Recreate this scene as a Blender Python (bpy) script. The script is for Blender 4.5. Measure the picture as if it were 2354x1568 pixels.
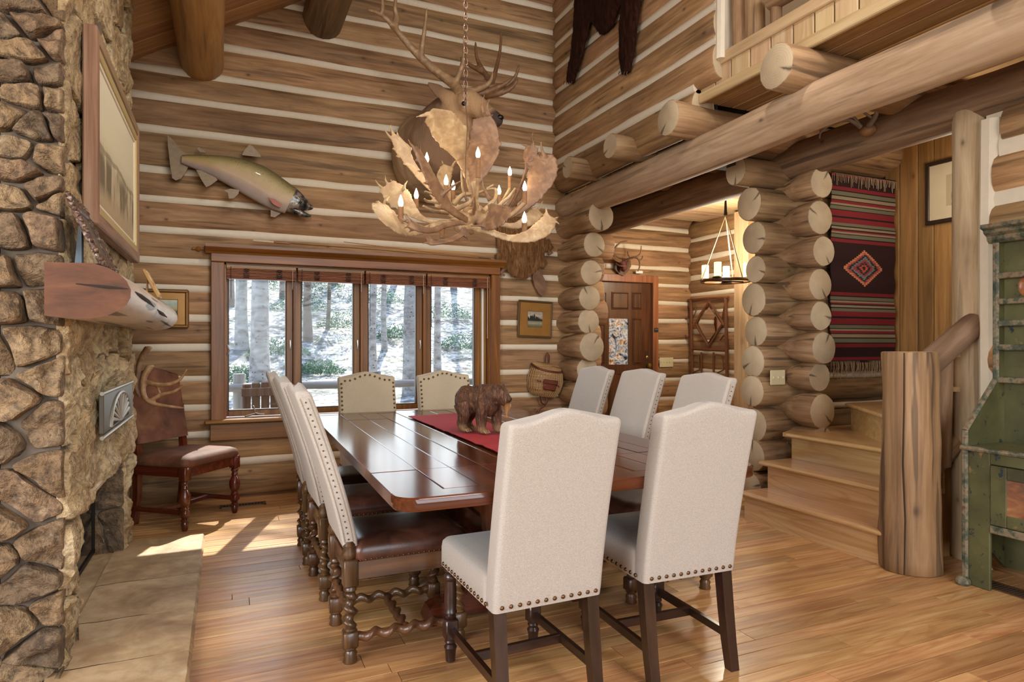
import bpy, bmesh, math, random
from mathutils import Vector, Matrix, noise as mnoise
# ---------------------------------------------------------------- scene, camera, world, sun, daylight, exposure
for _o in list(bpy.data.objects): bpy.data.objects.remove(_o)
SC = bpy.context.scene
C = SC.collection
PI = math.pi
YAW = math.atan(657/1480); CAMZ = 1.25; FPX = 1480.0
cam_d = bpy.data.cameras.new('camera'); cam = bpy.data.objects.new('camera', cam_d); C.objects.link(cam)
cam_d.sensor_width = 36; cam_d.lens = 36*FPX/2354; cam_d.shift_y = 6/2354; cam_d.clip_start = .05; cam_d.clip_end = 400
cam.location = (0, 0, CAMZ); cam.rotation_euler = (PI/2, 0, -YAW)
SC.camera = cam
SC.view_settings.view_transform = 'Standard'; SC.view_settings.look = 'None'
SC.view_settings.gamma = 1; SC.view_settings.use_curve_mapping = False
SC.view_settings.exposure = -0.08
_cy = SC.cycles; _cy.adaptive_threshold = .03; _cy.max_bounces = 6; _cy.diffuse_bounces = 3; _cy.glossy_bounces = 2; _cy.transmission_bounces = 2; _cy.transparent_max_bounces = 6; _cy.caustics_reflective = False; _cy.caustics_refractive = False
world = bpy.data.worlds.new('world'); SC.world = world; world.use_nodes = True
_nt = world.node_tree; _bg = _nt.nodes['Background']
_sky = _nt.nodes.new('ShaderNodeTexSky'); _sky.sky_type = 'NISHITA'; _sky.sun_disc = False
_sky.sun_elevation = math.radians(52); _sky.sun_rotation = math.radians(20); _sky.dust_density = 2.0
_nt.links.new(_sky.outputs[0], _bg.inputs[0]); _bg.inputs[1].default_value = 0.6
def lamp(name, kind, loc, energy, color=(1,1,1), size=1, sizey=None, to=None, **kw):
    d = bpy.data.lights.new(name, kind); o = bpy.data.objects.new(name, d); C.objects.link(o)
    o.location = loc; d.energy = energy; d.color = color
    if kind == 'AREA':
        d.size = size
        if sizey: d.shape = 'RECTANGLE'; d.size_y = sizey
    elif kind in ('POINT','SPOT'): d.shadow_soft_size = size
    elif kind == 'SUN': d.angle = size
    if to is not None:
        o.rotation_euler = (Vector(to)-Vector(loc)).to_track_quat('-Z','Y').to_euler()
    for k, v in kw.items(): setattr(d, k, v)
    return o
SUNV = Vector((.30, .92, 1.0)).normalized()
lamp('sun', 'SUN', (3, 12, 14), 12.0, (1, .95, .86), math.radians(.6), to=Vector((3,12,14))-SUNV)
# added fill behind the camera (rear, gable), then daylight from left and forest windows
lamp('fill_rear', 'AREA', (1.0, -3.35, 1.9), 150, (1, .985, .96), 3.6, 2.4, to=(1.0, 2, 1.7))
lamp('fill_gable', 'AREA', (2.6, -3.35, 4.3), 200, (1, .985, .96), 3.0, 1.2, to=(2.0, 3, 1.5))
lamp('daylight_left', 'AREA', (-2.55, .45, 1.75), 210, (1, .99, .97), 3.0, 1.7, to=(3.0, 2.2, 1.5))
lamp('daylight_window', 'AREA', (1.1, 6.15, 1.35), 16, (.93, .97, 1.0), 2.2, 1.2, to=(1.1, 2, .8))
for _i, (_x, _y, _z, _e) in enumerate(((1.9, 2.2, 4.2, 75), (.6, 3.6, 3.8, 55), (2.2, .4, 4.4, 60))):   # recessed ceiling spots
    lamp('ceiling_spot', 'SPOT', (_x, _y, _z), _e, (1, .91, .80), .06, to=(_x*.9, _y+.5, 0), spot_size=math.radians(130), spot_blend=.6)
lamp('stair_light', 'POINT', (4.55, 2.7, 2.35), 16, (1, .84, .64), .12)
# ---------------------------------------------------------------- helpers
def at(px, py, Y):
    u = (px-1177)/FPX; v = (790-py)/FPX; s, c = math.sin(YAW), math.cos(YAW)
    r = Vector((s+u*c, c-u*s, v)); t = Y/r.y
    return Vector((r.x*t, Y, CAMZ+r.z*t))
def atx(px, py, X):
    u = (px-1177)/FPX; v = (790-py)/FPX; s, c = math.sin(YAW), math.cos(YAW)
    r = Vector((s+u*c, c-u*s, v)); t = X/r.x
    return Vector((X, r.y*t, CAMZ+r.z*t))
def nz(x, y=0, z=0): return mnoise.noise(Vector((x, y, z)))
def lerp(a, b, t): return a+(b-a)*t
class MB:
    def __init__(s): s.V = []; s.F = []; s.M = []
    def add(s, V, F, m=0):
        b = len(s.V); s.V += [Vector(v) for v in V]
        for f in F: s.F.append([i+b for i in f]); s.M.append(m)
        return s
    def box(s, x0, x1, y0, y1, z0, z1, b=0, m=0):
        x0, x1 = min(x0,x1), max(x0,x1); y0, y1 = min(y0,y1), max(y0,y1); z0, z1 = min(z0,z1), max(z0,z1)
        if b <= 0:
            V = [(x,y,z) for x in (x0,x1) for y in (y0,y1) for z in (z0,z1)]
            return s.add(V, [(0,1,3,2),(4,6,7,5),(0,4,5,1),(2,3,7,6),(0,2,6,4),(1,5,7,3)], m)
        b = min(b, (x1-x0)*.49, (y1-y0)*.49, (z1-z0)*.49)
        lo = (x0,y0,z0); hi = (x1,y1,z1); V = []; ix = {}
        for c in range(8):
            sg = [(c>>k)&1 for k in range(3)]
            for a in range(3):
                p = []
                for k in range(3):
                    v = hi[k] if sg[k] else lo[k]
                    if k != a: v += -b if sg[k] else b
                    p.append(v)
                ix[(c,a)] = len(V); V.append(p)
        F = []
        for a in range(3):
            k1, k2 = (a+1)%3, (a+2)%3
            for sgn in (0,1):
                q = []
                for (u, w) in ((0,0),(1,0),(1,1),(0,1)):
                    c = (sgn<<a)|(u<<k1)|(w<<k2); q.append(ix[(c,a)])
                F.append(q if sgn else q[::-1])
        for a in range(3):
            k1, k2 = (a+1)%3, (a+2)%3
            for u in (0,1):
                for w in (0,1):
                    c0 = (u<<k1)|(w<<k2); c1 = c0|(1<<a)
                    q = [ix[(c0,k1)], ix[(c1,k1)], ix[(c1,k2)], ix[(c0,k2)]]
                    F.append(q if (u ^ w) else q[::-1])
        for c in range(8):
            q = [ix[(c,0)], ix[(c,1)], ix[(c,2)]]
            F.append(q if bin(c).count('1')%2 else q[::-1])
        return s.add(V, F, m)
    def loops(s, L, cap0=True, cap1=True, m=0, mc=None):
        n = len(L[0]); b = len(s.V)
        for l in L: s.V += [Vector(p) for p in l]
        for i in range(len(L)-1):
            for j in range(n):
                k = (j+1)%n
                s.F.append([b+i*n+j, b+i*n+k, b+(i+1)*n+k, b+(i+1)*n+j]); s.M.append(m)
        mc = m if mc is None else mc
        if cap0: s.F.append([b+j for j in range(n)][::-1]); s.M.append(mc)
        if cap1: s.F.append([b+(len(L)-1)*n+j for j in range(n)]); s.M.append(mc)
        return s
    def sweep(s, pts, ra, rb=None, up=(0,0,1), n=10, m=0, cap=True, tw=None, sq=2.0):
        """elliptic tube through pts; ra across (side), rb along 'up'"""
        pts = [Vector(p) for p in pts]; N = len(pts)
        if not hasattr(ra, '__len__'): ra = [ra]*N
        rb = ra if rb is None else rb
        if not hasattr(rb, '__len__'): rb = [rb]*N
        up = Vector(up); L = []
        for i, p in enumerate(pts):
            t = (pts[min(i+1,N-1)]-pts[max(i-1,0)])
            if t.length < 1e-9: t = Vector((0,0,1))
            t.normalize()
            u = up - t*up.dot(t)
            if u.length < 1e-4:
                u = Vector((1,0,0)) - t*t.x
                if u.length < 1e-3: u = Vector((0,1,0)) - t*t.y
            u.normalize(); sd = t.cross(u); 
            up = u if tw is None else up
            l = []
            for k in range(n):
                a = 2*PI*k/n + (tw[i] if tw else 0); ca, sa = math.cos(a), math.sin(a)
                if sq != 2.0:
                    ca = math.copysign(abs(ca)**(2/sq), ca); sa = math.copysign(abs(sa)**(2/sq), sa)
                l.append(p + sd*(ca*ra[i]) + u*(sa*rb[i]))
            L.append(l)
        return s.loops(L, cap, cap, m)
    def lathe(s, prof, n=16, c=(0,0,0), ax='z', m=0, sq=None):
        L = []
        for (r, z) in prof:
            l = []
            for k in range(n):
                a = 2*PI*k/n
                x, y = r*math.cos(a), r*math.sin(a)
                l.append((c[0]+x, c[1]+y, c[2]+z) if ax == 'z' else ((c[0]+z, c[1]+x, c[2]+y) if ax == 'x' else (c[0]+y, c[1]+z, c[2]+x)))
            L.append(l)
        return s.loops(L, True, True, m)
    def ball(s, c, r, n=10, k=6, m=0):
        if not hasattr(r, '__len__'): r = (r,r,r)
        L = []
        for i in range(k+1):
            a = -PI/2+PI*i/k; q = max(math.cos(a), .02)
            L.append([(c[0]+r[0]*q*math.cos(2*PI*j/n), c[1]+r[1]*q*math.sin(2*PI*j/n), c[2]+r[2]*math.sin(a)) for j in range(n)])
        return s.loops(L, True, True, m)
    def prism(s, poly, a0, a1, plane='xy', m=0):
        """polygon (ccw) extruded between a0 and a1 along the missing axis"""
        def P(u, v, w): return {'xy':(u,v,w), 'xz':(u,w,v), 'yz':(w,u,v)}[plane]
        n = len(poly)
        V = [P(u,v,a0) for u,v in poly]+[P(u,v,a1) for u,v in poly]
        F = [list(range(n))[::-1], [n+i for i in range(n)]]+[[i,(i+1)%n,n+(i+1)%n,n+i] for i in range(n)]
        return s.add(V, F, m)
    def grid(s, nu, nv, fn, m=0, flip=False):
        b = len(s.V)
        for i in range(nu+1):
            for j in range(nv+1): s.V.append(Vector(fn(i/nu, j/nv)))
        for i in range(nu):
            for j in range(nv):
                q = [b+i*(nv+1)+j, b+(i+1)*(nv+1)+j, b+(i+1)*(nv+1)+j+1, b+i*(nv+1)+j+1]
                s.F.append(q[::-1] if flip else q); s.M.append(m)
        return s
    def xf(s, M, start=0):
        for i in range(start, len(s.V)): s.V[i] = M @ s.V[i]
        return s
    def mesh(s, name, mats, smooth=35):
        me = bpy.data.meshes.new(name)
        me.from_pydata([tuple(v) for v in s.V], [], s.F)
        for m in (mats if isinstance(mats, (list, tuple)) else [mats]): me.materials.append(m)
        me.polygons.foreach_set('material_index', s.M)
        if FIXN:
            bm = bmesh.new(); bm.from_mesh(me); bmesh.ops.recalc_face_normals(bm, faces=bm.faces); bm.to_mesh(me); bm.free()
        if smooth:
            me.polygons.foreach_set('use_smooth', [True]*len(me.polygons))
            try: me.set_sharp_from_angle(angle=math.radians(smooth))
            except Exception: pass
        me.update()
        return me
    def build(s, name, mats, parent=None, smooth=35, label=None):
        return link(name, s.mesh(name, mats, smooth), parent, label)
FIXN = True
def link(name, me, parent=None, label=None):
    o = bpy.data.objects.new(name, me); C.objects.link(o)
    if parent is not None: o.parent = parent
    if label: o['label'] = label
    return o
def tag(o, label, cat, group=None, kind=None):
    o['label'] = label; o['category'] = cat
    if group: o['group'] = group
    if kind: o['kind'] = kind
    return o
def thing(name, label, cat, loc=(0,0,0), rotz=0, group=None):
    o = bpy.data.objects.new(name, None); C.objects.link(o); o.empty_display_size = .05
    o.location = loc; o.rotation_euler = (0,0,rotz)
    return tag(o, label, cat, group)
def struct(name, label=None):
    o = bpy.data.objects.new(name, None); C.objects.link(o); o.empty_display_size = .05
    o['kind'] = 'structure'
    if label: o['label'] = label
    return o
def dup(root, loc, rotz, label, group=None, name=None):
    r = root.copy(); C.objects.link(r); r.location = loc; r.rotation_euler = (0,0,rotz); r['label'] = label
    if group: r['group'] = group
    for ch in list(root.children):
        c = ch.copy(); C.objects.link(c); c.parent = r
        for g in ch.children:
            d = g.copy(); C.objects.link(d); d.parent = c
    return r
def evalmesh(o):
    dg = bpy.context.evaluated_depsgraph_get(); dg.update()
    me = bpy.data.meshes.new_from_object(o.evaluated_get(dg)); return me
def fuse(mb, name, mats, voxel=.02, smooth_it=6, disp=None, parent=None, keep=None):
    """union of overlapping blobs into one continuous skin"""
    me = mb.mesh(name+'_src', mats, 0); o = bpy.data.objects.new(name, me); C.objects.link(o)
    r = o.modifiers.new('r', 'REMESH'); r.mode = 'VOXEL'; r.voxel_size = voxel
    if smooth_it:
        k = o.modifiers.new('s', 'SMOOTH'); k.iterations = smooth_it; k.factor = .5
    m2 = evalmesh(o); bpy.data.objects.remove(o); bpy.data.meshes.remove(me)
    bm = bmesh.new(); bm.from_mesh(m2); seen = set(); comps = []
    for v in bm.verts:
        if v in seen: continue
        st_ = [v]; comp = []; seen.add(v)
        while st_:
            w = st_.pop(); comp.append(w)
            for e in w.link_edges:
                q = e.other_vert(w)
                if q not in seen: seen.add(q); st_.append(q)
        comps.append(comp)
    big = max(len(c) for c in comps); bmesh.ops.delete(bm, geom=[v for c in comps if len(c) < big*.08 for v in c], context='VERTS'); bm.to_mesh(m2); bm.free()
    if disp:
        m2.update(); nn = [v.normal.copy() for v in m2.vertices]
        for v, n_ in zip(m2.vertices, nn): v.co = disp(v.co.copy(), n_)
    m2.materials.clear()
    for m in (mats if isinstance(mats,(list,tuple)) else [mats]): m2.materials.append(m)
    m2.polygons.foreach_set('use_smooth', [True]*len(m2.polygons)); m2.update()
    m2.name = name
    return link(name, m2, parent)
# ---------------------------------------------------------------- materials
def srgb(c):
    if isinstance(c, str): c = [int(c[i:i+2], 16)/255 for i in (0,2,4)]
    return tuple(((x/12.92) if x <= .04045 else ((x+.055)/1.055)**2.4) for x in c)+(1,)
_M = {}
class NT:
    def __init__(s, name, rough=.5, metal=0, spec=.5):
        s.mat = bpy.data.materials.new(name); s.mat.use_nodes = True; s.nt = s.mat.node_tree
        s.b = s.nt.nodes['Principled BSDF']; s.b.inputs['Roughness'].default_value = rough
        s.b.inputs['Metallic'].default_value = metal; s.b.inputs['Specular IOR Level'].default_value = spec
        _M[name] = s.mat
    def n(s, t, props=None, **ins):
        k = s.nt.nodes.new('ShaderNode'+t)
        for a, v in (props or {}).items(): setattr(k, a, v)
        for a, v in ins.items():
            a = a.replace('_', ' ')
            sock = k.inputs[a] if a in k.inputs else k.inputs[int(a.strip().replace('i',''))]
            s.set(sock, v)
        return k
    def set(s, sock, v):
        if isinstance(v, bpy.types.NodeSocket): s.nt.links.new(v, sock)
        elif isinstance(v, bpy.types.Node): s.nt.links.new(v.outputs[0], sock)
        else: sock.default_value = v
    def math(s, op, a, b=None, c=None, clamp=False):
        k = s.nt.nodes.new('ShaderNodeMath'); k.operation = op; k.use_clamp = clamp
        s.set(k.inputs[0], a)
        if b is not None: s.set(k.inputs[1], b)
        if c is not None: s.set(k.inputs[2], c)
        return k.outputs[0]
    def mix(s, f, a, b, mode='MIX'):
        k = s.nt.nodes.new('ShaderNodeMix'); k.data_type = 'RGBA'; k.blend_type = mode
        s.set(k.inputs[0], f); s.set(k.inputs[6], a); s.set(k.inputs[7], b); return k.outputs[2]
    def ramp(s, fac, stops, interp='LINEAR'):
        k = s.nt.nodes.new('ShaderNodeValToRGB'); k.color_ramp.interpolation = interp
        e = k.color_ramp.elements
        while len(e) < len(stops): e.new(.5)
        for q, (p, c) in zip(e, stops):
            q.position = p; q.color = c if len(c) == 4 else srgb(c)
        s.set(k.inputs[0], fac); return k.outputs[0]
    def coord(s, scale=(1,1,1), kind='Object', rnd=True, rot=(0,0,0)):
        tc = s.n('TexCoord').outputs[kind]
        if rnd:
            oi = s.n('ObjectInfo').outputs['Random']
            v = s.n('CombineXYZ', i0=s.math('MULTIPLY', oi, 91.7), i1=s.math('MULTIPLY', oi, 37.1), i2=s.math('MULTIPLY', oi, 53.3))
            a = s.n('VectorMath', {'operation':'ADD'}, i0=tc, i1=v.outputs[0]); tc = a.outputs[0]
        mp = s.n('Mapping', Vector=tc, Scale=scale, Rotation=rot)
        return mp.outputs[0]
    def noise(s, vec, scale=1, detail=4, rough=.55, dist=0):
        return s.n('TexNoise', Vector=vec, Scale=scale, Detail=detail, Roughness=rough, Distortion=dist).outputs[0]
    def base(s, c): s.set(s.b.inputs['Base Color'], c)
    def bump(s, h, strength=.3, dist=.01):
        k = s.n('Bump', Strength=strength, Distance=dist, Height=h); s.set(s.b.inputs['Normal'], k.outputs[0])
def grey(v): return (v, v, v, 1)
def plain(name, col, rough=.5, metal=0, spec=.5, emit=0, var=.12, sc=12, bump=.08):
    if name in _M: return _M[name]
    t = NT(name, rough, metal, spec); c = srgb(col)
    nn = t.noise(t.coord((sc,sc,sc)), 1, 3)
    t.base(t.mix(t.math('MULTIPLY', nn, var*2), c, tuple(x*.45 for x in c[:3])+(1,)))
    if bump: t.bump(nn, bump, .004)
    if emit:
        t.b.inputs['Emission Color'].default_value = c; t.b.inputs['Emission Strength'].default_value = emit
    return t.mat
def wood(name, cols, axis='x', grain=22, along=1.1, rough=.5, rnd=.18, knots=0, cracks=0, patch=.3, bump=.15, coat=0, ring=0, hue=.012):
    """cols: dark, mid, light. grain runs along the local axis"""
    key = name+'_'+axis
    if key in _M: return _M[key]
    t = NT(key, rough)
    g = {'x':(along,grain,grain), 'y':(grain,along,grain), 'z':(grain,grain,along)}[axis]
    kn = {'x':(2.6,4.4,4.4), 'y':(4.4,2.6,4.4), 'z':(4.4,4.4,2.6)}[axis]
    cr = {'x':(.9,18,18), 'y':(18,.9,18), 'z':(18,18,.9)}[axis]
    v = t.coord(g); n1 = t.noise(v, 1, 4, .64, .5)
    col = t.ramp(n1, [(.25, cols[0]), (.5, cols[1]), (.75, cols[2])])
    fine = t.noise(t.coord(tuple(a*5 for a in g)), 1, 1, .5)
    col = t.mix(t.math('MULTIPLY', fine, .25), col, srgb(cols[0]))
    if ring:
        rs = {'x':(.55,5,5), 'y':(5,.55,5), 'z':(5,5,.55)}[axis]     # contour lines of a slow field read as cathedral grain
        w = t.math('SINE', t.math('MULTIPLY', t.noise(t.coord(rs), 1, 1, .4), 85.0*ring))
        col = t.mix(t.math('MULTIPLY', t.ramp(w, [(.55,grey(0)),(.95,grey(1))]), .34), col, srgb(cols[0]))
    if patch:
        p = t.noise(t.coord({'x':(.9,2.4,2.4),'y':(2.4,.9,2.4),'z':(2.4,2.4,.9)}[axis]), 1, 2)
        col = t.mix(patch, col, t.ramp(p, [(.3, grey(.30)), (.7, grey(.85))]), 'OVERLAY')
    h = n1
    if knots:
        vo = t.n('TexVoronoi', {'feature':'F1'}, Vector=t.coord(kn), Scale=knots, Randomness=1.0).outputs['Distance']
        wob = t.math('ADD', vo, t.math('MULTIPLY', t.noise(t.coord((20,20,20)), 1, 1), .04))
        k = t.ramp(wob, [(.045, grey(1)), (.075, grey(.6)), (.12, grey(.18)), (.2, grey(0))])
        col = t.mix(t.math('MULTIPLY', k, .75), col, tuple(x*.22 for x in srgb(cols[0])[:3])+(1,))
    if cracks:
        c = t.ramp(t.noise(t.coord(cr), 1, 2, .5), [(.605, grey(0)), (.65, grey(1))])
        col = t.mix(t.math('MULTIPLY', c, cracks), col, tuple(x*.2 for x in srgb(cols[0])[:3])+(1,))
        h = n1
    oi = t.n('ObjectInfo').outputs['Random']
    hs = t.n('HueSaturation', Color=col, Hue=t.math('MULTIPLY_ADD', oi, hue*2, .5-hue), Value=t.math('MULTIPLY_ADD', t.math('FRACT', t.math('MULTIPLY', oi, 7.31)), rnd*2, 1-rnd))
    t.base(hs.outputs[0])
    if bump > .1: t.bump(h, bump, .01)
    if coat: t.b.inputs['Coat Weight'].default_value = coat; t.b.inputs['Coat Roughness'].default_value = .12
    return t.mat
def endgrain(name, cols, axis='x'):
    t = NT(name, .7); tc = t.coord((1,1,1), rnd=False)
    v = t.n('VectorMath', {'operation':'MULTIPLY'}, i0=tc, i1={'x':(0,1,1),'y':(1,0,1),'z':(1,1,0)}[axis]).outputs[0]
    d = t.n('VectorMath', {'operation':'LENGTH'}, i0=v).outputs['Value']
    nn = t.noise(t.coord((9,9,9)), 1, 4)
    r = t.math('FRACT', t.math('MULTIPLY', t.math('ADD', d, t.math('MULTIPLY', nn, .03)), 70))
    col = t.mix(.4, srgb(cols[1]), t.ramp(r, [(0, cols[1]), (.7, cols[2]), (1, cols[0])]))
    col = t.mix(t.ramp(nn, [(.35, grey(0)), (.7, grey(.5))]), col, srgb(cols[0]))
    oi = t.n('ObjectInfo').outputs['Random']
    # drying cracks: thin radial dark lines
    sp = t.n('SeparateXYZ', Vector=tc).outputs
    a, b = {'x':(1,2),'y':(0,2),'z':(0,1)}[axis]
    ang = t.math('ARCTAN2', sp[a], sp[b])
    an = t.math('ADD', ang, t.math('ADD', t.math('MULTIPLY', oi, 40), t.math('MULTIPLY', nn, .5)))
    cr = t.math('POWER', t.math('ABSOLUTE', t.math('COSINE', t.math('MULTIPLY', an, .5))), 900)
    cr = t.math('MULTIPLY', cr, t.ramp(d, [(.02, grey(0)), (.06, grey(1))]))
    col = t.mix(t.math('MULTIPLY', cr, .85, clamp=True), col, srgb('2a1d12'))
    hs = t.n('HueSaturation', Color=col, Value=t.math('MULTIPLY_ADD', oi, .3, .85))
    t.base(hs.outputs[0]); t.bump(r, .12, .004); return t.mat
W_LOG = wood('log_wood', ('6e5035','9a7650','b8946c'), 'x', 24, 2.0, .72, .13, knots=1.7, cracks=.45, patch=.5, bump=.16, hue=.007)
W_BEAM = wood('pale_beam_wood', ('8e7759','b59d7c','cbb698'), 'x', 20, 1.6, .7, .04, knots=1.5, cracks=.4, patch=.25, bump=.08)
W_DARKBEAM = wood('aged_beam_wood', ('5c4833','7d634a','967d62'), 'x', 20, 1.6, .7, .06, knots=1.5, cracks=.5, patch=.35, bump=.1)
W_STUB = wood('peeled_log_wood', ('684d35','957654','b2946f'), 'x', 24, 2.0, .72, .10, knots=1.6, cracks=.6, patch=.4, bump=.14, hue=.006)
END = endgrain('log_end_grain', ('a08c70','bba88a','c8b698'))
W_PINE = {a: wood('pale_pine_board', ('a58762','c3a680','d3bc98'), a, 20, 1.2, .5, .08, knots=.8, patch=.2) for a in 'xyz'}
W_CEIL = {a: wood('ceiling_board', ('86603e','b08558','c69c70'), a, 20, 1.2, .5, .10, knots=1.2, patch=.25) for a in 'xyz'}
W_PLANK = {a: wood('wall_plank', ('664628','966c40','b28656'), a, 18, 1.0, .5, .16, knots=1.3, patch=.4) for a in 'xyz'}
W_TRIM = {a: wood('window_trim_wood', ('553412','85561f','a06e34'), a, 22, 1.0, .38, .06, knots=.7, patch=.25) for a in 'xyz'}
W_FLOOR = wood('floor_board', ('94653a','bf8f5d','d8b07e'), 'x', 34, 1.8, .38, .22, patch=.3, ring=1, bump=.06, coat=.08, hue=.007)
W_OAK = {a: wood('stair_oak', ('a87d4c','cda674','dcbb90'), a, 26, .9, .3, .05, patch=.15, ring=1, bump=.05, coat=.3) for a in 'xyz'}
W_TABLE = {a: wood('dark_table_wood', ('2c130a','552a17','713c22'), a, 24, 1.0, .15, .10, patch=.35, bump=.03) for a in 'xyz'}
W_CHAIR = {a: wood('dark_oak', ('2e1d0f','553a22','725132'), a, 24, 1.4, .35, .06, patch=.25, bump=.08, coat=.25) for a in 'xyz'}
W_ESP = {a: wood('espresso_leg', ('1c100b','2f1c14','40281d'), a, 24, 1.4, .3, .05, patch=.2, bump=.06, coat=.3) for a in 'xyz'}
W_RED = {a: wood('mahogany_leg', ('34110a','5a2314','73331f'), a, 24, 1.4, .25, .05, patch=.25, bump=.05, coat=.5) for a in 'xyz'}
W_DOOR = {a: wood('door_wood', ('32190b','56321b','6e4428'), a, 24, 1.1, .3, .05, patch=.3, bump=.05, coat=.3) for a in 'xyz'}
CHINK = plain('chinking_mortar', 'e2d6c0', .85, var=.12, sc=25, bump=.4)
DARKGAP = plain('dark_gap', '2c2118', .9)
def stone_mat(name, ramp, tints, dark):
    t = NT(name, .85); oi = t.n('ObjectInfo').outputs['Random']
    v = t.coord((1,1,1)); n1 = t.noise(v, 6, 6, .68, .8); n2 = t.noise(v, 30, 4, .7); n3 = t.noise(v, 2.2, 3)
    c = t.ramp(n1, [(.30,ramp[0]),(.45,ramp[1]),(.58,ramp[2]),(.74,ramp[3])])
    tint = t.ramp(oi, [(i/len(tints), q) for i, q in enumerate(tints)], 'CONSTANT')
    c = t.mix(t.math('MULTIPLY_ADD', n3, .5, .2), c, tint)
    c = t.mix(t.ramp(n2, [(.36,grey(.7)),(.56,grey(0))]), c, srgb(dark))
    lich = t.ramp(t.noise(v, 11, 6, .65), [(.60,grey(0)),(.68,grey(.4))]); c = t.mix(lich, c, srgb(ramp[3]))
    t.base(c); t.bump(t.math('ADD', n1, t.math('MULTIPLY', n2, .6)), 1.0, .03); return t.mat
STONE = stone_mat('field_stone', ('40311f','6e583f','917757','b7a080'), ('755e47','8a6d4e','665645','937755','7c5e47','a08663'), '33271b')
LIT_STONE = stone_mat('lit_face_stone', ('766042','ac946c','cab48e','e0d2b4'), ('b09872','c2aa82','a08860','cdbb96','ac8e62'), '5e4a34')  # paler copy of STONE, light on the chimney's side face painted in
MORTAR = plain('stone_mortar', '74675a', .95, var=.3, sc=30, bump=.6)
def slate_mat():
    t = NT('hearth_sandstone', .6); v = t.coord((1,1,1)); n1 = t.noise(v, 4, 7, .6, .8)
    c = t.ramp(n1, [(.3,'8f7352'),(.5,'b39670'),(.7,'c9b28e')]); n2 = t.noise(v, 18, 5)
    c = t.mix(t.ramp(n2, [(.3,grey(.35)),(.6,grey(0))]), c, srgb('7a6045'))
    t.base(c); t.bump(t.math('ADD', n1, n2), .35, .01); return t.mat
HEARTH = slate_mat()
def fabric(name, a, b, sc=700, rough=.85):
    t = NT(name, rough, 0, .2); v = t.coord((1,1,1), rnd=False)
    n1 = t.noise(t.coord((sc*.35,sc,sc), rnd=False), 1, 2); n2 = t.noise(t.coord((sc,sc,sc*.35), rnd=False), 1, 2); n3 = t.noise(v, 6, 3)
    f = t.math('MULTIPLY', n1, n2)
    c = t.ramp(f, [(.12, a), (.36, b)]); c = t.mix(t.math('MULTIPLY', n3, .12), c, srgb(a))
    t.base(c); t.bump(f, .12, .001)
    t.b.inputs['Sheen Weight'].default_value = .2; return t.mat
LINEN = fabric('oatmeal_linen', '9a9187', 'b9b0a6')
LINEN2 = fabric('cream_linen', 'ab9c82', 'c6b89f')
def leather(name, cols, rough=.35):
    t = NT(name, rough); v = t.coord((1,1,1)); n1 = t.noise(v, 7, 5, .6, .5); n2 = t.noise(v, 160, 2)
    t.base(t.ramp(n1, [(.3,cols[0]),(.5,cols[1]),(.75,cols[2])])); t.bump(n2, .15, .002); return t.mat
LEATHER = leather('brown_leather', ('2a1811','4a2c20','6a4434'), .3)
SUEDE = leather('rust_suede', ('482a1b','663d28','825638'), .75)
BRASS = plain('antique_brass_nail', '6e5238', .35, .9)
STEEL = plain('brushed_metal', 'b9b4aa', .3, .9)
IRON = plain('dark_iron', '2a2420', .5, .7)
IVORY = plain('ivory_plastic', 'd9cda6', .4)
RED = plain('red_cotton_runner', 'a82631', .8, var=.2)
# ================================================================ LOGS
def make_log(p0, p1, r0, r1, name='log', parent=None, mats=None, seed=0, seg=20, wob=.012, amp=.045, neck0=None, neck1=None, step=.14, label=None, flat=1.0):
    p0, p1 = Vector(p0), Vector(p1); L = (p1-p0).length; n = max(4, int(L/step)); mb = MB()
    rg = random.Random(seed); o1, o2 = rg.uniform(0,90), rg.uniform(0,90)
    xs = [0, .006] + [L*i/n for i in range(1, n)] + [L-.006, L]; Ls = []
    for k, x in enumerate(xs):
        r = lerp(r0, r1, x/L)
        if k in (0, len(xs)-1): r *= .955
        if neck0 and neck0[0] < x < neck0[1]: r *= 1-neck0[2]*math.sin(PI*(x-neck0[0])/(neck0[1]-neck0[0]))**2
        if neck1 and neck1[0] < L-x < neck1[1]: r *= 1-neck1[2]*math.sin(PI*(L-x-neck1[0])/(neck1[1]-neck1[0]))**2
        cy, cz = wob*nz(x*.9, o1, 3), wob*nz(x*.9, o1, 9); l = []
        for j in range(seg):
            a = 2*PI*j/seg; rr = r*(1+amp*nz(x*1.6+o2, 1.3*math.cos(a), 1.3*math.sin(a)+o1)+.5*amp*nz(x*6+o2, 3*math.cos(a), 3*math.sin(a)+o1))
            l.append((x, (cy+rr*math.cos(a))*flat, cz+rr*math.sin(a)))
        Ls.append(l)
    mb.loops(Ls, True, True, 0, 1)
    o = mb.build(name, mats or [W_LOG, END], parent, 50, label)
    d = (p1-p0).normalized(); o.location = p0; o.rotation_mode = 'QUATERNION'
    q = d.to_track_quat('X', 'Z'); o.rotation_quaternion = q @ Vector((1,0,0)).rotation_difference(Vector((1,0,0)))
    return o
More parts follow.
